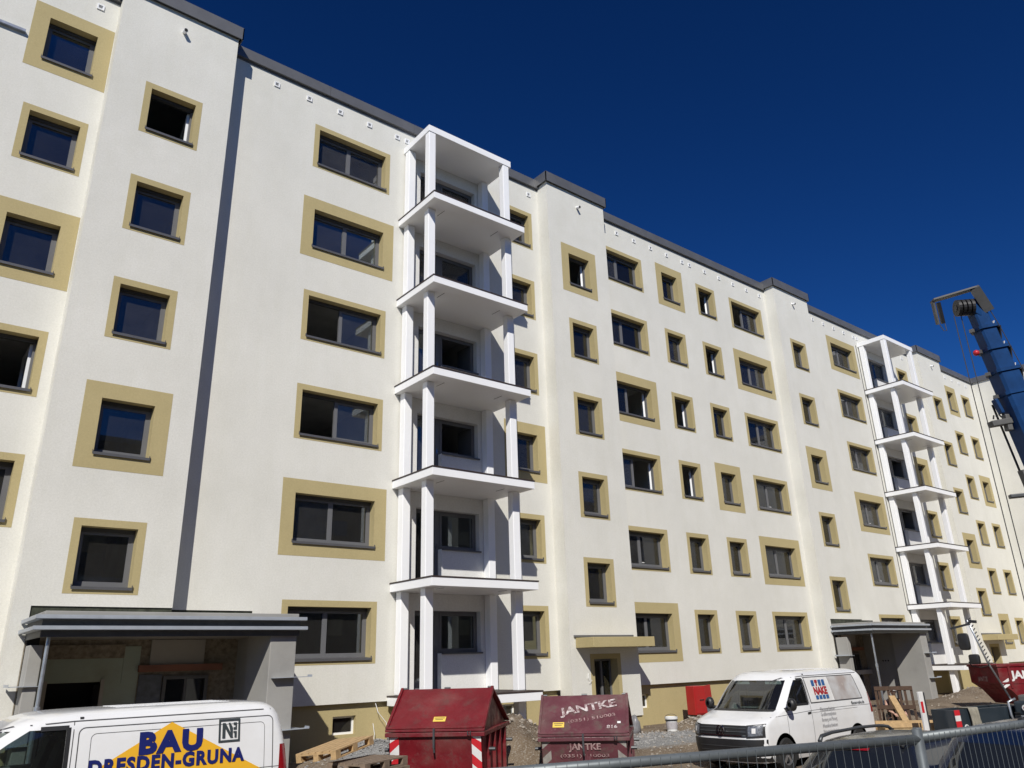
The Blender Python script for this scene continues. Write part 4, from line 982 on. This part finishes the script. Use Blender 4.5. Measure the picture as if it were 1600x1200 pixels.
# open skip at the right, seen past the mirror arm
def open_skip(loc, rz, label):
    t = empty('open_skip', loc, rz, label, 'skip'); L, W, h = 3.8, 1.85, 1.5
    prof = [(.75, .12), (.35, .62), (0, .86), (0, h), (L, h), (L, .86), (L-.35, .62), (L-.75, .12)]
    m = MB()
    for y in (0, W-.05): m.prism(prof, 1, y, y+.05)
    for a, b in zip(prof, prof[1:]):
        if a[1] == h and b[1] == h: continue
        n = len(m.v); m.face([(a[0], .05, a[1]), (b[0], .05, b[1]), (b[0], W-.05, b[1]), (a[0], W-.05, a[1])])
    m.build('tub', 'skipred', t)
    r_ = MB(); r_.box(-.04, L+.04, -.04, .07, h-.08, h+.002); r_.box(-.04, L+.04, W-.07, W+.04, h-.08, h+.002); r_.box(-.04, .07, .07, W-.07, h-.08, h+.002); r_.box(L-.07, L+.04, .07, W-.07, h-.08, h+.002); r_.build('rim', 'skipred', t, bev=.01)
    for x in (.35, 1.25, 2.45, 3.4): MB().box(x, x+.07, -.035, 0, .70, h-.08).build('rib', 'skipred', t)
    MB().box(-.02, 3.82, -.02, 0.0, .84, .90).build('fold', 'skipred', t)
    text('stencil_lettering', 'JANTKE', .26, 'hazw', t, Matrix.Translation((.42, -.006, 1.02)) @ RX90, .04, 1.5)
    text('stencil_lettering', 'JANTKE', .16, 'stencildim', t, Matrix.Translation((-.012, 1.35, .92)) @ Matrix.Rotation(R(-90), 4, 'Z') @ RX90, .03, .62)
    for z in (.66, .80):
        mb = MB(); mb.face([(.06, -.003, z), (.32, -.003, z+.14), (.32, -.003, z+.24), (.06, -.003, z+.10)]); mb.build('warning_stripe', 'hazw', t)
    MB().prism([(2.3, 1.35), (3.6, 1.35), (3.2, 2.3), (2.6, 2.3)], 1, .7, .76).build('sheet_load', 'galvdark', t)
    return t
open_skip((32.35, -6.25, -.42), R(-38), 'open dark red skip with white JANTKE lettering at the right edge')

# ------------------------------------------------------------------ pallets, timber, small site things
def pallet(loc, rot, wood, label, group=None):
    t = bpy.data.objects.new('pallet', None); COL.objects.link(t); t.location = loc; t.rotation_euler = rot; tag(t, label, 'pallet', group)
    sl_ = CACHE.setdefault(('slat', wood), None)
    if sl_ is None:
        sl_ = MB().box(0, 1.2, 0, .115, 0, .022).mesh('slat'); sl_.materials.append(M[wood]); CACHE[('slat', wood)] = sl_
        bl = MB().box(0, .145, 0, .1, 0, .078).mesh('block'); bl.materials.append(M[wood]); CACHE[('block', wood)] = bl
        cr = MB().box(0, .145, 0, .8, 0, .022).mesh('cross_board'); cr.materials.append(M[wood]); CACHE[('cross', wood)] = cr
    for i in range(6): link('slat', sl_, t, (0, i*.137, .122))
    for x in (0, .5275, 1.055):
        link('cross_board', CACHE[('cross', wood)], t, (x, 0, .100))
        for y in (0, .35, .70): link('block', CACHE[('block', wood)], t, (x, y, .022))
    for y in (0, .35, .685): link('skid', sl_, t, (0, y, 0))
    return t
for i in range(6):
    pallet((6.75+.03*(i % 3), -6.05+.03*(i % 2), -.69+i*.146), (0, 0, R(20+3*(i % 2))), 'woodold', ('topmost' if i == 5 else ['lowest', 'second', 'third', 'fourth', 'fifth'][i])+' weathered pallet in the stack between van and red skip'.replace('topmost', ''))
pallet((6.50, -5.60, .25), (R(-5), R(-6), R(30)), 'woodnew', 'pale fresh pallet lying askew on top of the weathered stack')
pu = empty('pallet', (0, 0, 0), 0, 'dark brown pallet stood on end in front of the far porch', 'pallet')
sl_ = MB().box(0, 1.2, 0, .068, .024, .046).mesh('slat'); sl_.materials.append(M['wooddark']); cr_ = MB().box(0, .11, 0, 1.0, 0, .022).mesh('cross_board'); cr_.materials.append(M['wooddark'])
for i, y in enumerate((0, .09, .33, .47, .62, .76, .93)): link('slat', sl_, pu, (0, y, 0))
for x in (.02, .60, 1.10): link('cross_board', cr_, pu, (x, 0, 0))
_x = Vector((.13, .07, 1)).normalized(); _y = Vector((.46, -.887, -.05)).normalized(); _y = (_y-_x*_y.dot(_x)).normalized(); _z = _x.cross(_y)
pu.matrix_world = Matrix(((_x.x, _y.x, _z.x, 22.90), (_x.y, _y.y, _z.y, -6.45), (_x.z, _y.z, _z.z, -.48), (0, 0, 0, 1)))
b = MB(); b.beam((12.05, -4.55, -.55), (12.95, -3.6, .28), .14, .1); b.build('rough_beam', 'woodold'); tag(bpy.data.objects['rough_beam'], 'rough grey beam leaning on the earth mound between the two lidded skips', 'beam')
b = MB(); b.beam((21.55, -7.9, -.15), (22.75, -7.0, .45), .16, .10); o = b.build('plank', 'woodnew'); tag(o, 'squared pale timber leaning against the upright dark pallet', 'timber')
def crate(loc, rz):
    t = empty('timber_crate', loc, rz, 'wooden crate of OSB boards with pale rails below the upright pallet', 'crate'); L, W, h = 1.75, .8, .62
    for y in (0, W-.02): MB().box(.06, L-.06, y, y+.02, .06, h-.07).build('board', 'osb', t)
    for x in (0, L-.02): MB().box(x, x+.02, .03, W-.03, .06, h-.07).build('board', 'osb', t)
    for y in (-.03, W): MB().box(-.03, L+.03, y, y+.03, h-.10, h).build('rail', 'woodnew', t); MB().box(-.03, L+.03, y, y+.03, 0, .08).build('rail', 'woodnew', t)
    for x in (0, L/2-.05, L-.1):
        for y in (-.024, W): MB().box(x, x+.1, y, y+.024, .08, h-.10).build('post', 'woodnew', t)
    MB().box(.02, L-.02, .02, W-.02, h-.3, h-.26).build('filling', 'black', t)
crate((20.25, -7.95, -.64), R(-50))
# red cabinet with its door ajar
t = empty('metal_cabinet', (21.62, -.95, -.36), R(-6), 'battered red steel cabinet with its door ajar against the plinth', 'cabinet')
m = MB(); m.box(0, .75, 0, .03, .25, 1.1); m.box(0, .03, 0, .38, .25, 1.1); m.box(.72, .75, 0, .38, .25, 1.1); m.box(0, .75, 0, .38, .25, .28); m.box(-.02, .77, -.02, .40, 1.1, 1.13)
m.v = [(x, y if y > .2 else y, z) for x, y, z in m.v]; 
case = MB(); case.box(0, .50, -.02, .36, .24, 1.12); case.build('case', 'redcab', t, bev=.012)
MB().box(.03, .47, -.04, -.021, .28, 1.08).build('door', 'redcab', t, bev=.006)
lf = MB().box(0, .42, 0, .025, .26, 1.12).build('open_door', 'redcab', t, bev=.006, loc=(.51, -.03, 0)); lf.rotation_euler = (0, R(-4), R(12))
MB().box(.03, .40, -.012, -.002, .30, .66).build('inner_panel', 'bluegrey', lf)
MB().box(.2, .4, -.055, -.04, .68, .71).build('handle', 'chrome', t); 
for x in (.06, .4): MB().box(x, x+.05, .05, .3, -.1, .24).build('leg', 'galvdark', t)
# bucket
def lathe(prof, n=24): 
    m = MB(); m.grid([[(q*math.cos(2*math.pi*i/n), q*math.sin(2*math.pi*i/n), z) for i in range(n)] for q, z in prof], closed=True); return m
t = empty('paint_bucket', (19.35, -1.85, gz(19.35, -1.85)-.01), R(-40), 'white plastic paint bucket with a closed lid and grey label', 'bucket')
lathe([(0, 0), (.150, 0), (.172, .36), (.172, .37), (.0, .37)]).build('tub', 'bucket', t, smooth=True, sharp=35)
lathe([(.160, .08), (.1655, .081), (.176, .27), (.170, .271)]).build('label_wrap', 'label', t, smooth=True, sharp=35)
lathe([(.181, .30), (.190, .305), (.19, .325), (.181, .33)]).build('rim_band', 'black', t, smooth=True, sharp=35)
lathe([(.178, .34), (.192, .345), (.195, .40), (.17, .41), (.16, .395), (0, .395)]).build('lid', 'bucket', t, smooth=True, sharp=35)
MB().tube([(.19*math.cos(a), .02, .37+.11*math.sin(a)) for a in [math.pi*i/10 for i in range(11)]], .007, 6).build('bail_handle', 'black', t, smooth=True)
# crumpled bag
m = MB(); rows = []
for j in range(9):
    a = math.pi*j/8; rows.append([])
    for i in range(18):
        b_ = 2*math.pi*i/18; k = 1+.45*mn.noise((math.cos(b_)*1.6*math.sin(a)+3, math.sin(b_)*1.6*math.sin(a), math.cos(a)*1.6))
        rows[-1].append((.20*k*math.sin(a)*math.cos(b_), .17*k*math.sin(a)*math.sin(b_), .24+.27*k*math.cos(a)))
m.grid(rows, closed=True); o = m.build('plastic_bag', 'bag', None, smooth=True, loc=(18.05, -1.55, gz(18.05, -1.55)-.04)); tag(o, 'crumpled grey plastic bag at the corner of the stair tower', 'bag')
# trailer with warning post and canvas
t = empty('flat_trailer', (20.6, -9.55, -.72), R(-14), 'low dark blue trailer with canvas thrown over its side board', 'trailer')
MB().box(0, 2.6, 0, .05, .48, 1.02).build('side_board', 'trailer', t, bev=.01); MB().box(0, .05, .05, .6, .48, 1.02).build('end_board', 'trailer', t, bev=.01)
MB().box(2.55, 2.6, .05, .6, .48, 1.02).build('end_board', 'trailer', t, bev=.01); MB().box(0, 2.6, .6, .65, .48, 1.02).build('side_board', 'trailer', t, bev=.01)
MB().box(.03, 2.57, .03, .62, .42, .479).build('bed', 'trailer', t); 
for x in (.9, 1.6):
    for y in (.12, .53): wheel(t, x, y, .20, .20, .16, 1 if y < .3 else -1)
MB().tube([(.32, -.012, .62), (.32, .0, .62)], .075, 18).build('round_reflector', 'hazw', t); MB().tube([(.32, -.02, .62), (.32, -.013, .62)], .055, 18).build('reflector_centre', 'bluegrey', t)
hz = MB()
for i, (z0, z1, c) in enumerate(((.62, .78, 'hazr'), (.78, .90, 'hazw'), (.90, 1.02, 'hazr'))): MB().box(-.02, .16, -.012, -.001, z0, z1).build('warning_board', c, t)
m = MB(); rows = []
for j in range(7):
    rows.append([])
    for i in range(17):
        x = .42+.34*i/16; d = j/6; rows[-1].append((x+.03*math.sin(d*3), -.05-.04*math.sin(i*1.9+d*2)-.02*d, 1.06-.62*d*(1-.08*math.sin(i*.9))))
rows = [[(p[0], .25, 1.04+.02*math.sin(i)) for i, p in enumerate(rows[0])]]+rows
m.grid(rows); o = m.build('canvas_sheet', 'canvas', None, smooth=True); o.matrix_world = Matrix.Translation((20.6, -9.55, -.72)) @ Matrix.Rotation(R(-14), 4, 'Z'); tag(o, 'folded olive canvas hanging over the trailer side', 'canvas')
so_ = o.modifiers.new('thick', 'SOLIDIFY'); so_.thickness = .012
t = empty('warning_post', (20.25, -8.95, -.70), R(-14), 'white warning post with red panel standing at the trailer end', 'post')
MB().box(0, .15, 0, .06, 0, 1.42).build('post', 'hazw', t, bev=.01); MB().box(.005, .085, -.006, -.001, .95, 1.2).build('red_panel', 'hazr', t); MB().box(.19, .22, .02, .05, 0, 1.40).build('stay', 'galvdark', t); MB().box(0, .22, .02, .05, .5, .55).build('tie', 'galvdark', t)
# loose boards on the ground to the right
for i, (p, q, c, lab) in enumerate((((24.2, -6.9, -.32), (27.6, -8.2, -.30), 'wooddark', 'long dark timber rail lying behind the trailer'), ((23.4, -8.2, -.38), (26.9, -9.0, -.36), 'woodold', 'grey scaffold board lying behind the trailer'), ((23.0, -6.2, -.40), (24.6, -6.3, -.34), 'woodnew', 'short pale board lying by the far porch pier'))):
    b = MB(); b.beam(p, q, .22, .05); o = b.build('loose_board', c); tag(o, lab, 'board')
for i, (x, y) in enumerate(((25.2, -8.0), (26.0, -8.3))):
    m = MB(); rows = []
    for j in range(5):
        a = math.pi*j/8; rows.append([(x+.45*math.sin(a)*math.cos(b_)*(1+.4*mn.noise((b_, j, i))), y+.35*math.sin(a)*math.sin(b_), -.62+.3*math.cos(a)*(1+.3*mn.noise((b_*2, j, i+5)))) for b_ in [2*math.pi*k/14 for k in range(14)]])
    m.grid(rows, closed=True); o = m.build('debris_heap', 'hazw' if i == 0 else 'asph', None, smooth=True); tag(o, ['pale heap of torn packaging behind the trailer', 'small heap of plaster debris right of the torn packaging'][i], 'debris')

# ------------------------------------------------------------------ worker behind the upright pallet
def person(loc, rz):
    t = empty('person', loc, rz, 'worker in black shirt and pale cap crouching behind the dark pallet', 'person')
    J = [((0, 0, .42), .14), ((0, .06, .62), .135), ((0, .16, .85), .15), ((0, .22, .98), .07), ((0, .26, 1.05), .058),
         ((-.12, 0, .42), .1), ((-.17, .36, .46), .075), ((-.17, .22, .09), .05), ((-.17, .36, .05), .042),
         ((.12, 0, .42), .1), ((.17, .34, .40), .075), ((.17, .14, .09), .05), ((.17, .28, .05), .042),
         ((-.19, .18, .90), .062), ((-.25, .34, .70), .046), ((-.15, .52, .62), .033), ((.19, .18, .90), .062), ((.25, .34, .70), .046), ((.14, .52, .60), .033)]
    E_ = [(0, 1), (1, 2), (2, 3), (3, 4), (0, 5), (5, 6), (6, 7), (7, 8), (0, 9), (9, 10), (10, 11), (11, 12), (2, 13), (13, 14), (14, 15), (2, 16), (16, 17), (17, 18)]
    def skin(name, js, es, m):
        me = bpy.data.meshes.new(name); ids = sorted({i for e in es for i in e}); mp = {k: i for i, k in enumerate(ids)}
        me.from_pydata([J[i][0] for i in ids], [(mp[a], mp[b]) for a, b in es], []); o = bpy.data.objects.new(name, me); COL.objects.link(o); o.parent = t
        o.modifiers.new('skin', 'SKIN'); 
        for i, k in enumerate(ids): me.skin_vertices[0].data[i].radius = (J[k][1],)*2
        me.skin_vertices[0].data[0].use_root = True
        s_ = o.modifiers.new('sub', 'SUBSURF'); s_.levels = s_.render_levels = 2; me.materials.append(M[m])
        return o
    bodyo = skin('body', J, E_, 'skin')
    # clothing follows the body: shirt and trousers a little wider
    for i in (0, 1, 2, 5, 6, 7, 9, 10, 11, 13, 16): J[i] = (J[i][0], J[i][1]*1.1)
    J[2] = (J[2][0], .20); J[1] = (J[1][0], .19); J[13] = (J[13][0], .085); J[16] = (J[16][0], .085)
    skin('shirt', J, [(0, 1), (1, 2), (2, 3), (2, 13), (2, 16)], 'cloth'); skin('trousers', J, [(0, 5), (5, 6), (6, 7), (0, 9), (9, 10), (10, 11)], 'trouser')
    hd = MB(); rows = []
    for j in range(13):
        a = math.pi*j/12; rows.append([])
        for i in range(20):
            b_ = 2*math.pi*i/20; x = .075*math.sin(a)*math.cos(b_); y = .095*math.sin(a)*math.sin(b_); z = .118*math.cos(a)
            if z < -.03: x *= .85; y *= .92
            if abs(b_-math.pi/2) < .2 and -.03 < z < .02: y += .022
            rows[-1].append((x, .30+y, 1.17+z))
    hd.grid(rows, closed=True); h_ = hd.build('head', 'skin', t, smooth=True)
    for sx in (-1, 1):
        e = MB(); e.tube([(sx*.028, .385, 1.18), (sx*.028, .396, 1.18)], .011, 8); e.build('eye', 'black', h_)
        e = MB(); e.tube([(sx*.074, .30, 1.16), (sx*.088, .295, 1.165)], [.028, .02], 8); e.build('ear', 'skin', h_)
    e = MB(); e.box(-.022, .022, .382, .388, 1.108, 1.116); e.build('mouth', 'nred', h_)
    cp = MB(); cp.grid([[(.083*math.sin(a)*math.cos(b_), .30+.103*math.sin(a)*math.sin(b_), 1.20+.1*math.cos(a)) for b_ in [2*math.pi*i/18 for i in range(18)]] for a in [math.pi/2*j/6 for j in range(7)]], closed=True)
    cp.prism([(-.06, .385), (.06, .385), (.045, .465), (-.045, .465)], 2, 1.2, 1.212); cp.build('cap', 'cap', h_, smooth=True, sharp=50)
    for sx, base in ((-1, Vector((-.15, .52, .62))), (1, Vector((.14, .52, .60)))):
        pm = MB(); pm.beam(base, base+Vector((-sx*.02, .09, -.03)), .08, .03)
        for k in range(4):
            o0 = base+Vector((-sx*.02-.03+.02*k, .085, -.03)); ln = (.055, .068, .064, .05)[k]
            pm.tube([o0, o0+Vector((0, ln*.55, -.015)), o0+Vector((0, ln*.8, -.045))], [.010, .009, .008], 6)
        pm.tube([base+Vector((-sx*.035, .02, -.005)), base+Vector((-sx*.07, .05, -.015)), base+Vector((-sx*.075, .085, -.03))], [.012, .010, .009], 6); pm.build('hand', 'skin', t, smooth=True)
person((23.62, -6.52, -.60), R(135))

# ------------------------------------------------------------------ mobile crane: boom in the sky, bumper corner and mirror arm below
t = empty('mobile_crane', (28.9, -11.0, -.75), 0, 'blue telescopic mobile crane with raised boom at the right edge', 'crane')
t.location = (0, 0, 0)
A = Vector((23.31, -11.30, 10.75)); B = Vector((24.69, -12.09, 1.95)); ax = (B-A).normalized(); LB = (B-A).length
def boom_sec(d0, d1, w, name='boom_section', m='craneblue'):
    p, q = A+ax*d0, A+ax*d1; mb = MB(); up = Vector((-.62, -.78, .1)).normalized()
    a = ax.cross(up).normalized(); b = a.cross(ax); n = len(mb.v); sh = [(-1, -.55), (-.6, -1), (.6, -1), (1, -.55), (1, .8), (.8, 1), (-.8, 1), (-1, .8)]
    poly = [[tuple(c+a*(w/2*i)+b*(w/2*j)) for i, j in sh] for c in (p, q)]
    mb.grid(poly, closed=True); mb.face(poly[0]); mb.face(poly[1]); return mb.build(name, m, t)
def perp(): 
    up = Vector((-.62, -.78, .1)).normalized(); a = ax.cross(up).normalized(); return -a, a.cross(ax)
PA, PB = perp()
ds = [-.42, .45, 1.1, 1.78, 2.45, LB]; ws = [.42, .49, .56, .64, .74]
for i in range(5):
    boom_sec(ds[i], ds[i+1]+(.1 if i < 4 else 0), ws[i])
    if i < 4:
        boom_sec(ds[i+1]-.02, ds[i+1]+.07, ws[i]+.17, 'boom_collar', 'craneblue')
        c = A+ax*(ds[i+1]+.02); MB().box(-.06, .06, -.06, .06, -.05, .05).build('guide_block', 'cranegrey', t, loc=tuple(c-PA*(ws[i]/2+.14)))
        MB().beam(c+PA*(ws[i]/2+.05), c+PA*(ws[i]/2+.30), .03, .03).build('cable_guide', 'galv', t)
        m = MB(); e0 = c+PA*(ws[i]*.52)+PB*(ws[i]*.1)
        m.beam(e0+ax*.05, e0+PA*.16+ax*.05, .34, .03, tuple(ax)); m.beam(e0+PA*.15+ax*.05, e0+PA*.02+ax*.42, .34, .03, tuple(PA)); m.build('wear_pad_guard', 'black', t)
        m = MB(); m.beam(e0+PA*.10-ax*.16, e0+PA*.02-ax*.02, .16, .02, tuple(PA)); m.build('lit_guard_face', 'hazw', t)  # sunlit triangles beside the collars, put in as white plates
for sgn in (-1, 1):
    MB().tube([tuple(A+ax*2.6+PA*.40*sgn-PB*.36), tuple(A+ax*(LB-.3)+PA*.42*sgn-PB*.40)], .03, 8).build('hydraulic_line', 'black', t)
MB().beam(A+ax*2.62+PB*.1+PA*.40, A+ax*6.5+PB*.1+PA*.44, .10, .22, tuple(PB)).build('side_rail', 'black', t)
# head: hood plate, sheaves, hanging weight plate
TL, TR, BR = Vector((22.15, -10.62, 11.12)), Vector((23.02, -11.49, 11.42)), Vector((23.44, -11.58, 10.81)); HB = Vector((22.40, -10.54, 10.47))
m = MB(); m.beam(TL, TR, .28, .045, (0, 0, 1)); m.build('head_hood', 'cranegrey', t)
m = MB(); m.beam(TR+Vector((.0, 0, .02)), BR, .34, .26, (-.6, .7, .5)); m.build('head_hood', 'cranegrey', t)
m = MB(); m.beam(TL+Vector((.02, 0, -.02)), HB, .045, .18, (1, .8, 0)); m.build('head_hood', 'cranegrey', t)
m = MB(); m.beam(TL+Vector((.14, -.10, -.05)), HB+Vector((.12, -.10, .03)), .09, .11, (1, .8, 0)); m.build('hook_pocket', 'black', t)
m = MB(); m.tube([HB+Vector(q) for q in ((.04, -.03, 0), (.10, -.08, -.20), (.17, -.13, -.19), (.16, -.13, .03))], .012, 6); m.build('sling', 'rope', t)
sv = Vector((.62, -.66, .0)).normalized()
for k in range(4):
    c = Vector((22.71, -11.04, 10.88))+sv*(k*.12); MB().tube([c-sv*.04, c+sv*.04], .24, 20).build('sheave', 'black', t); MB().tube([c-sv*.055, c+sv*.055], .08, 12).build('sheave_hub', 'cranegrey', t)
MB().beam(Vector((22.95, -11.2, 10.98)), Vector((23.30, -11.38, 10.72)), .26, .32).build('head_block', 'craneblue', t, bev=.03)
for dx, dy in ((-.02, .12), (.10, -.02)):
    MB().tube([(22.72+dx, -11.02+dy, 10.7), (22.72+dx, -11.02+dy, 1.2)], .013, 6).build('hoist_rope', 'rope', t)
MB().box(22.62, 22.92, -11.12, -10.85, .65, 1.25).build('hook_block', 'craneblue', t, bev=.05)
MB().tube([(22.77, -10.98, .68), (22.77, -10.98, .62), (22.82, -10.98, .59), (22.77, -10.98, .56), (22.72, -10.98, .6)], .02, 8).build('hook', 'galvdark', t)
c = A+ax*1.12-PA*.50; m = MB(); m.grid([[tuple(c+Vector((.085*math.sin(a)*math.cos(b_), .085*math.sin(a)*math.sin(b_), .085*math.cos(a)))) for b_ in [2*math.pi*i/12 for i in range(12)]] for a in [math.pi*j/8 for j in range(9)]], closed=True); m.build('limit_weight', 'hazr', t, smooth=True)
c0 = A+PA*.36; c1 = A+ax*LB*.6+PA*.95; MB().tube([tuple(c0+Vector((0, 0, .25))), tuple(c0+ax*.5+PA*.15), tuple(c1)], .012, 6).build('signal_cable', 'rope', t)
# jib bracket on the lower section
c = A+ax*3.2; m = MB(); m.beam(c-PA*.30, c-PA*.95-ax*.02, .16, .26, tuple(PB)); m.beam(c-PA*.42-ax*.2, c-PA*.5+ax*.25, .14, .2, tuple(PB)); m.build('jib_bracket', 'cranegrey', t, bev=.02)
for k in range(4): MB().beam(c-PA*(.45+.1*k)-ax*(.05*k+.1), c-PA*(.5+.1*k)-ax*(.3-.05*k), .03, .03).build('bracket_pin', 'black', t)
c = A+ax*2.5; m = MB(); m.beam(c-PA*.55+ax*.02, c-PA*.5+ax*.45, .10, .2, tuple(PB)); m.build('lug_plate', 'craneblue', t, bev=.03)
m = MB(); m.beam(A+ax*4.55-PA*.62, A+ax*6.2-PA*.62, .12, .2, tuple(PB)); m.build('stowed_jib', 'cranegrey', t)
# carrier (mostly out of frame)
MB().box(22.75, 31.5, -12.6, -10.2, -.05, .55).build('carrier_deck', 'cranegrey', t, bev=.04)
MB().box(22.85, 23.95, -12.6, -11.3, .55, 2.3).build('driver_cab', 'craneblue', t, bev=.12); MB().box(22.83, 22.85, -12.45, -11.45, 1.25, 2.1).build('cab_windscreen', 'darkglass', t)
MB().box(24.2, 27.2, -12.5, -11.2, .55, 2.2).build('superstructure', 'craneblue', t, bev=.08)
for x in (24.2, 25.9, 28.9, 30.4):
    for y in (-12.45, -10.35): wheel(t, x, y, -.22, .55, .4, 1 if y < -11 else -1)
MB().box(22.5, 22.78, -12.6, -10.12, -.28, .10).build('bumper', 'cranegrey', t, bev=.04)
MB().box(22.52, 22.80, -12.5, -10.15, .10, .42).build('nose_panel', 'trailer', t, bev=.05)
m = MB(); m.box(22.46, 22.498, -10.72, -10.30, -.22, .10); m.beam((22.45, -10.70, -.18), (22.45, -10.32, .06), .05, .012, (1, 0, 0)); m.build('step_plate', 'galv', t)
for y, z in ((-10.68, -.17), (-10.34, -.17), (-10.68, .05), (-10.34, .05)): MB().tube([(22.455, y, z), (22.44, y, z)], .022, 8).build('bolt', 'black', t)
m = MB(); m.tube([(22.55, -10.13, -.25), (22.45, -10.08, .10), (22.5, -10.06, .40), (22.6, -10.2, .47)], .03, 8); m.build('grab_rail', 'galv', t, smooth=True)
MB().tube([(22.50, -10.42, .27), (22.47, -10.42, .27)], .07, 16).build('marker_lamp', 'hazw', t); MB().tube([(22.468, -10.42, .27), (22.462, -10.42, .27)], .035, 12).build('lamp_centre', 'redlens', t)
lg_ = [tuple(Vector((22.46, -10.0, -.15+.05*i))) for i in range(6)]
m = MB()
for i in range(7): m.box(22.47, 22.5, -10.28, -10.16, -.22+.06*i, -.19+.06*i)
m.build('vent_slats', 'black', t)
# mirror arm
P_ = [(22.55, -10.12, .45), (22.0, -9.98, 1.35), (21.55, -9.90, 2.35)]
MB().tube(P_, .022, 8).build('mirror_arm', 'galv', t, smooth=True)
m = MB()
for i in range(13):
    p = Vector(P_[1]).lerp(Vector(P_[2]), i/12); m.beam(p+Vector((.03, -.02, 0)), p+Vector((.07, -.05, .05)), .02, .02)
m.build('arm_wrap', 'galvdark', t)
def mir(c, hx, hz_):
    m = MB(); rows = []
    for d, k in ((-1, .75), (-.8, .97), (.6, 1), (1, .9)):
        rows.append([(c[0]+d*.07, c[1]+hx*k*math.copysign(abs(math.cos(a))**.45, math.cos(a)), c[2]+hz_*k*math.copysign(abs(math.sin(a))**.45, math.sin(a))) for a in [2*math.pi*i/24 for i in range(24)]])
    m.grid(rows, closed=True); m.face(rows[0]); m.face(rows[-1]); return m.build('mirror', 'black', t, smooth=True, sharp=40)
mir((21.55, -9.72, 1.84), .125, .205); mir((21.75, -9.80, 1.42), .12, .12)
m = MB(); m.beam((21.45, -9.5, 2.16), (21.62, -9.92, 2.26), .10, .05); m.beam((21.6, -9.9, 2.32), (21.6, -10.08, 2.30), .10, .07); m.build('lamp_bracket', 'black', t)
m = MB(); m.tube([(21.86, -9.6, 1.36), (21.86, -9.66, 1.25), (21.92, -9.85, 1.22), (21.92, -10.02, 1.26), (21.9, -10.06, 1.34)], .014, 6); m.build('mirror_hoop', 'black', t, smooth=True)

# ------------------------------------------------------------------ street lamp reaching in from the right
t = empty('street_lamp', (24.2, -13.4, gz(24, -13)), 0, 'grey street lamp whose arm reaches in at the right edge', 'street lamp')
t.location = (0, 0, 0)
MB().tube([(24.2, -13.4, -1), (24.2, -13.4, 5.2), (24.0, -13.1, 5.42), (23.5, -12.5, 5.42)], [.07, .05, .04, .035], 10).build('pole', 'galvdark', t, smooth=True)
m = MB(); m.beam((22.55, -11.2, 5.36), (23.6, -12.6, 5.42), .20, .10); m.build('lamp_head', 'galvdark', t, bev=.02)

# ------------------------------------------------------------------ site fence in the foreground
def fence(p, q, label):
    p, q = Vector(p), Vector(q); L_ = (q-p).length; z0 = -1.0
    t = empty('mesh_fence', (p.x, p.y, 0), math.atan2(q.y-p.y, q.x-p.x), label, 'fence', 'site fence panels')
    zt = 1.18
    MB().tube([(0, 0, zt), (L_, 0, zt)], .027, 12).build('top_rail', 'fence', t, smooth=True); MB().tube([(0, 0, z0+.14), (L_, 0, z0+.14)], .027, 12).build('bottom_rail', 'fence', t, smooth=True)
    for x in (.0, L_): MB().tube([(x, 0, z0-.05), (x, 0, zt+.055)], .027, 12).build('post', 'fence', t, smooth=True)
    wv = MB().tube([(0, -.028, z0+.13), (0, -.028, zt+.018)], .0017, 5).mesh('vertical_wire'); wv.materials.append(M['fence'])
    n = int(L_/.060)
    for i in range(1, n): link('vertical_wire', wv, t, (i*L_/n, 0, 0))
    wh = MB().tube([(0, -.026, 0), (L_, -.026, 0)], .0022, 5).mesh('horizontal_wire'); wh.materials.append(M['fence'])
    for z in (zt-.3, zt-.6, zt-.9, zt-1.2, zt-1.5): link('horizontal_wire', wh, t, (0, 0, z))
    return t
fence((1.83, -14.90, 0), (5.17, -16.02, 0), 'galvanised mesh fence panel on the left of the post joint')
fence((5.27, -15.98, 0), (8.74, -16.42, 0), 'galvanised mesh fence panel on the right of the post joint')
t = empty('fence_clamp', (5.22, -16.0, .95), R(-12), 'steel clamp joining the two fence panels', 'clamp')
MB().box(-.085, .085, -.032, -.024, -.03, .03).build('plate', 'fence', t, bev=.004); MB().box(-.085, .085, .024, .032, -.03, .03).build('plate', 'fence', t, bev=.004); MB().tube([(0, -.05, 0), (0, .05, 0)], .008, 8).build('bolt', 'galvdark', t)
for i, (x, y, lab) in enumerate(((1.83, -14.90, 'left'), (5.22, -16.0, 'middle'), (8.74, -16.42, 'right'))):
    z = gz(x, y)-.02; m = MB(); m.prism([(-.35, 0), (.35, 0), (.30, .13), (-.30, .13)], 1, -.11, .11); o = m.build('concrete_block', 'concrete', None, bev=.01, loc=(x, y, z)); tag(o, lab+' concrete foot block under the mesh fence posts', 'block', 'fence foot blocks')
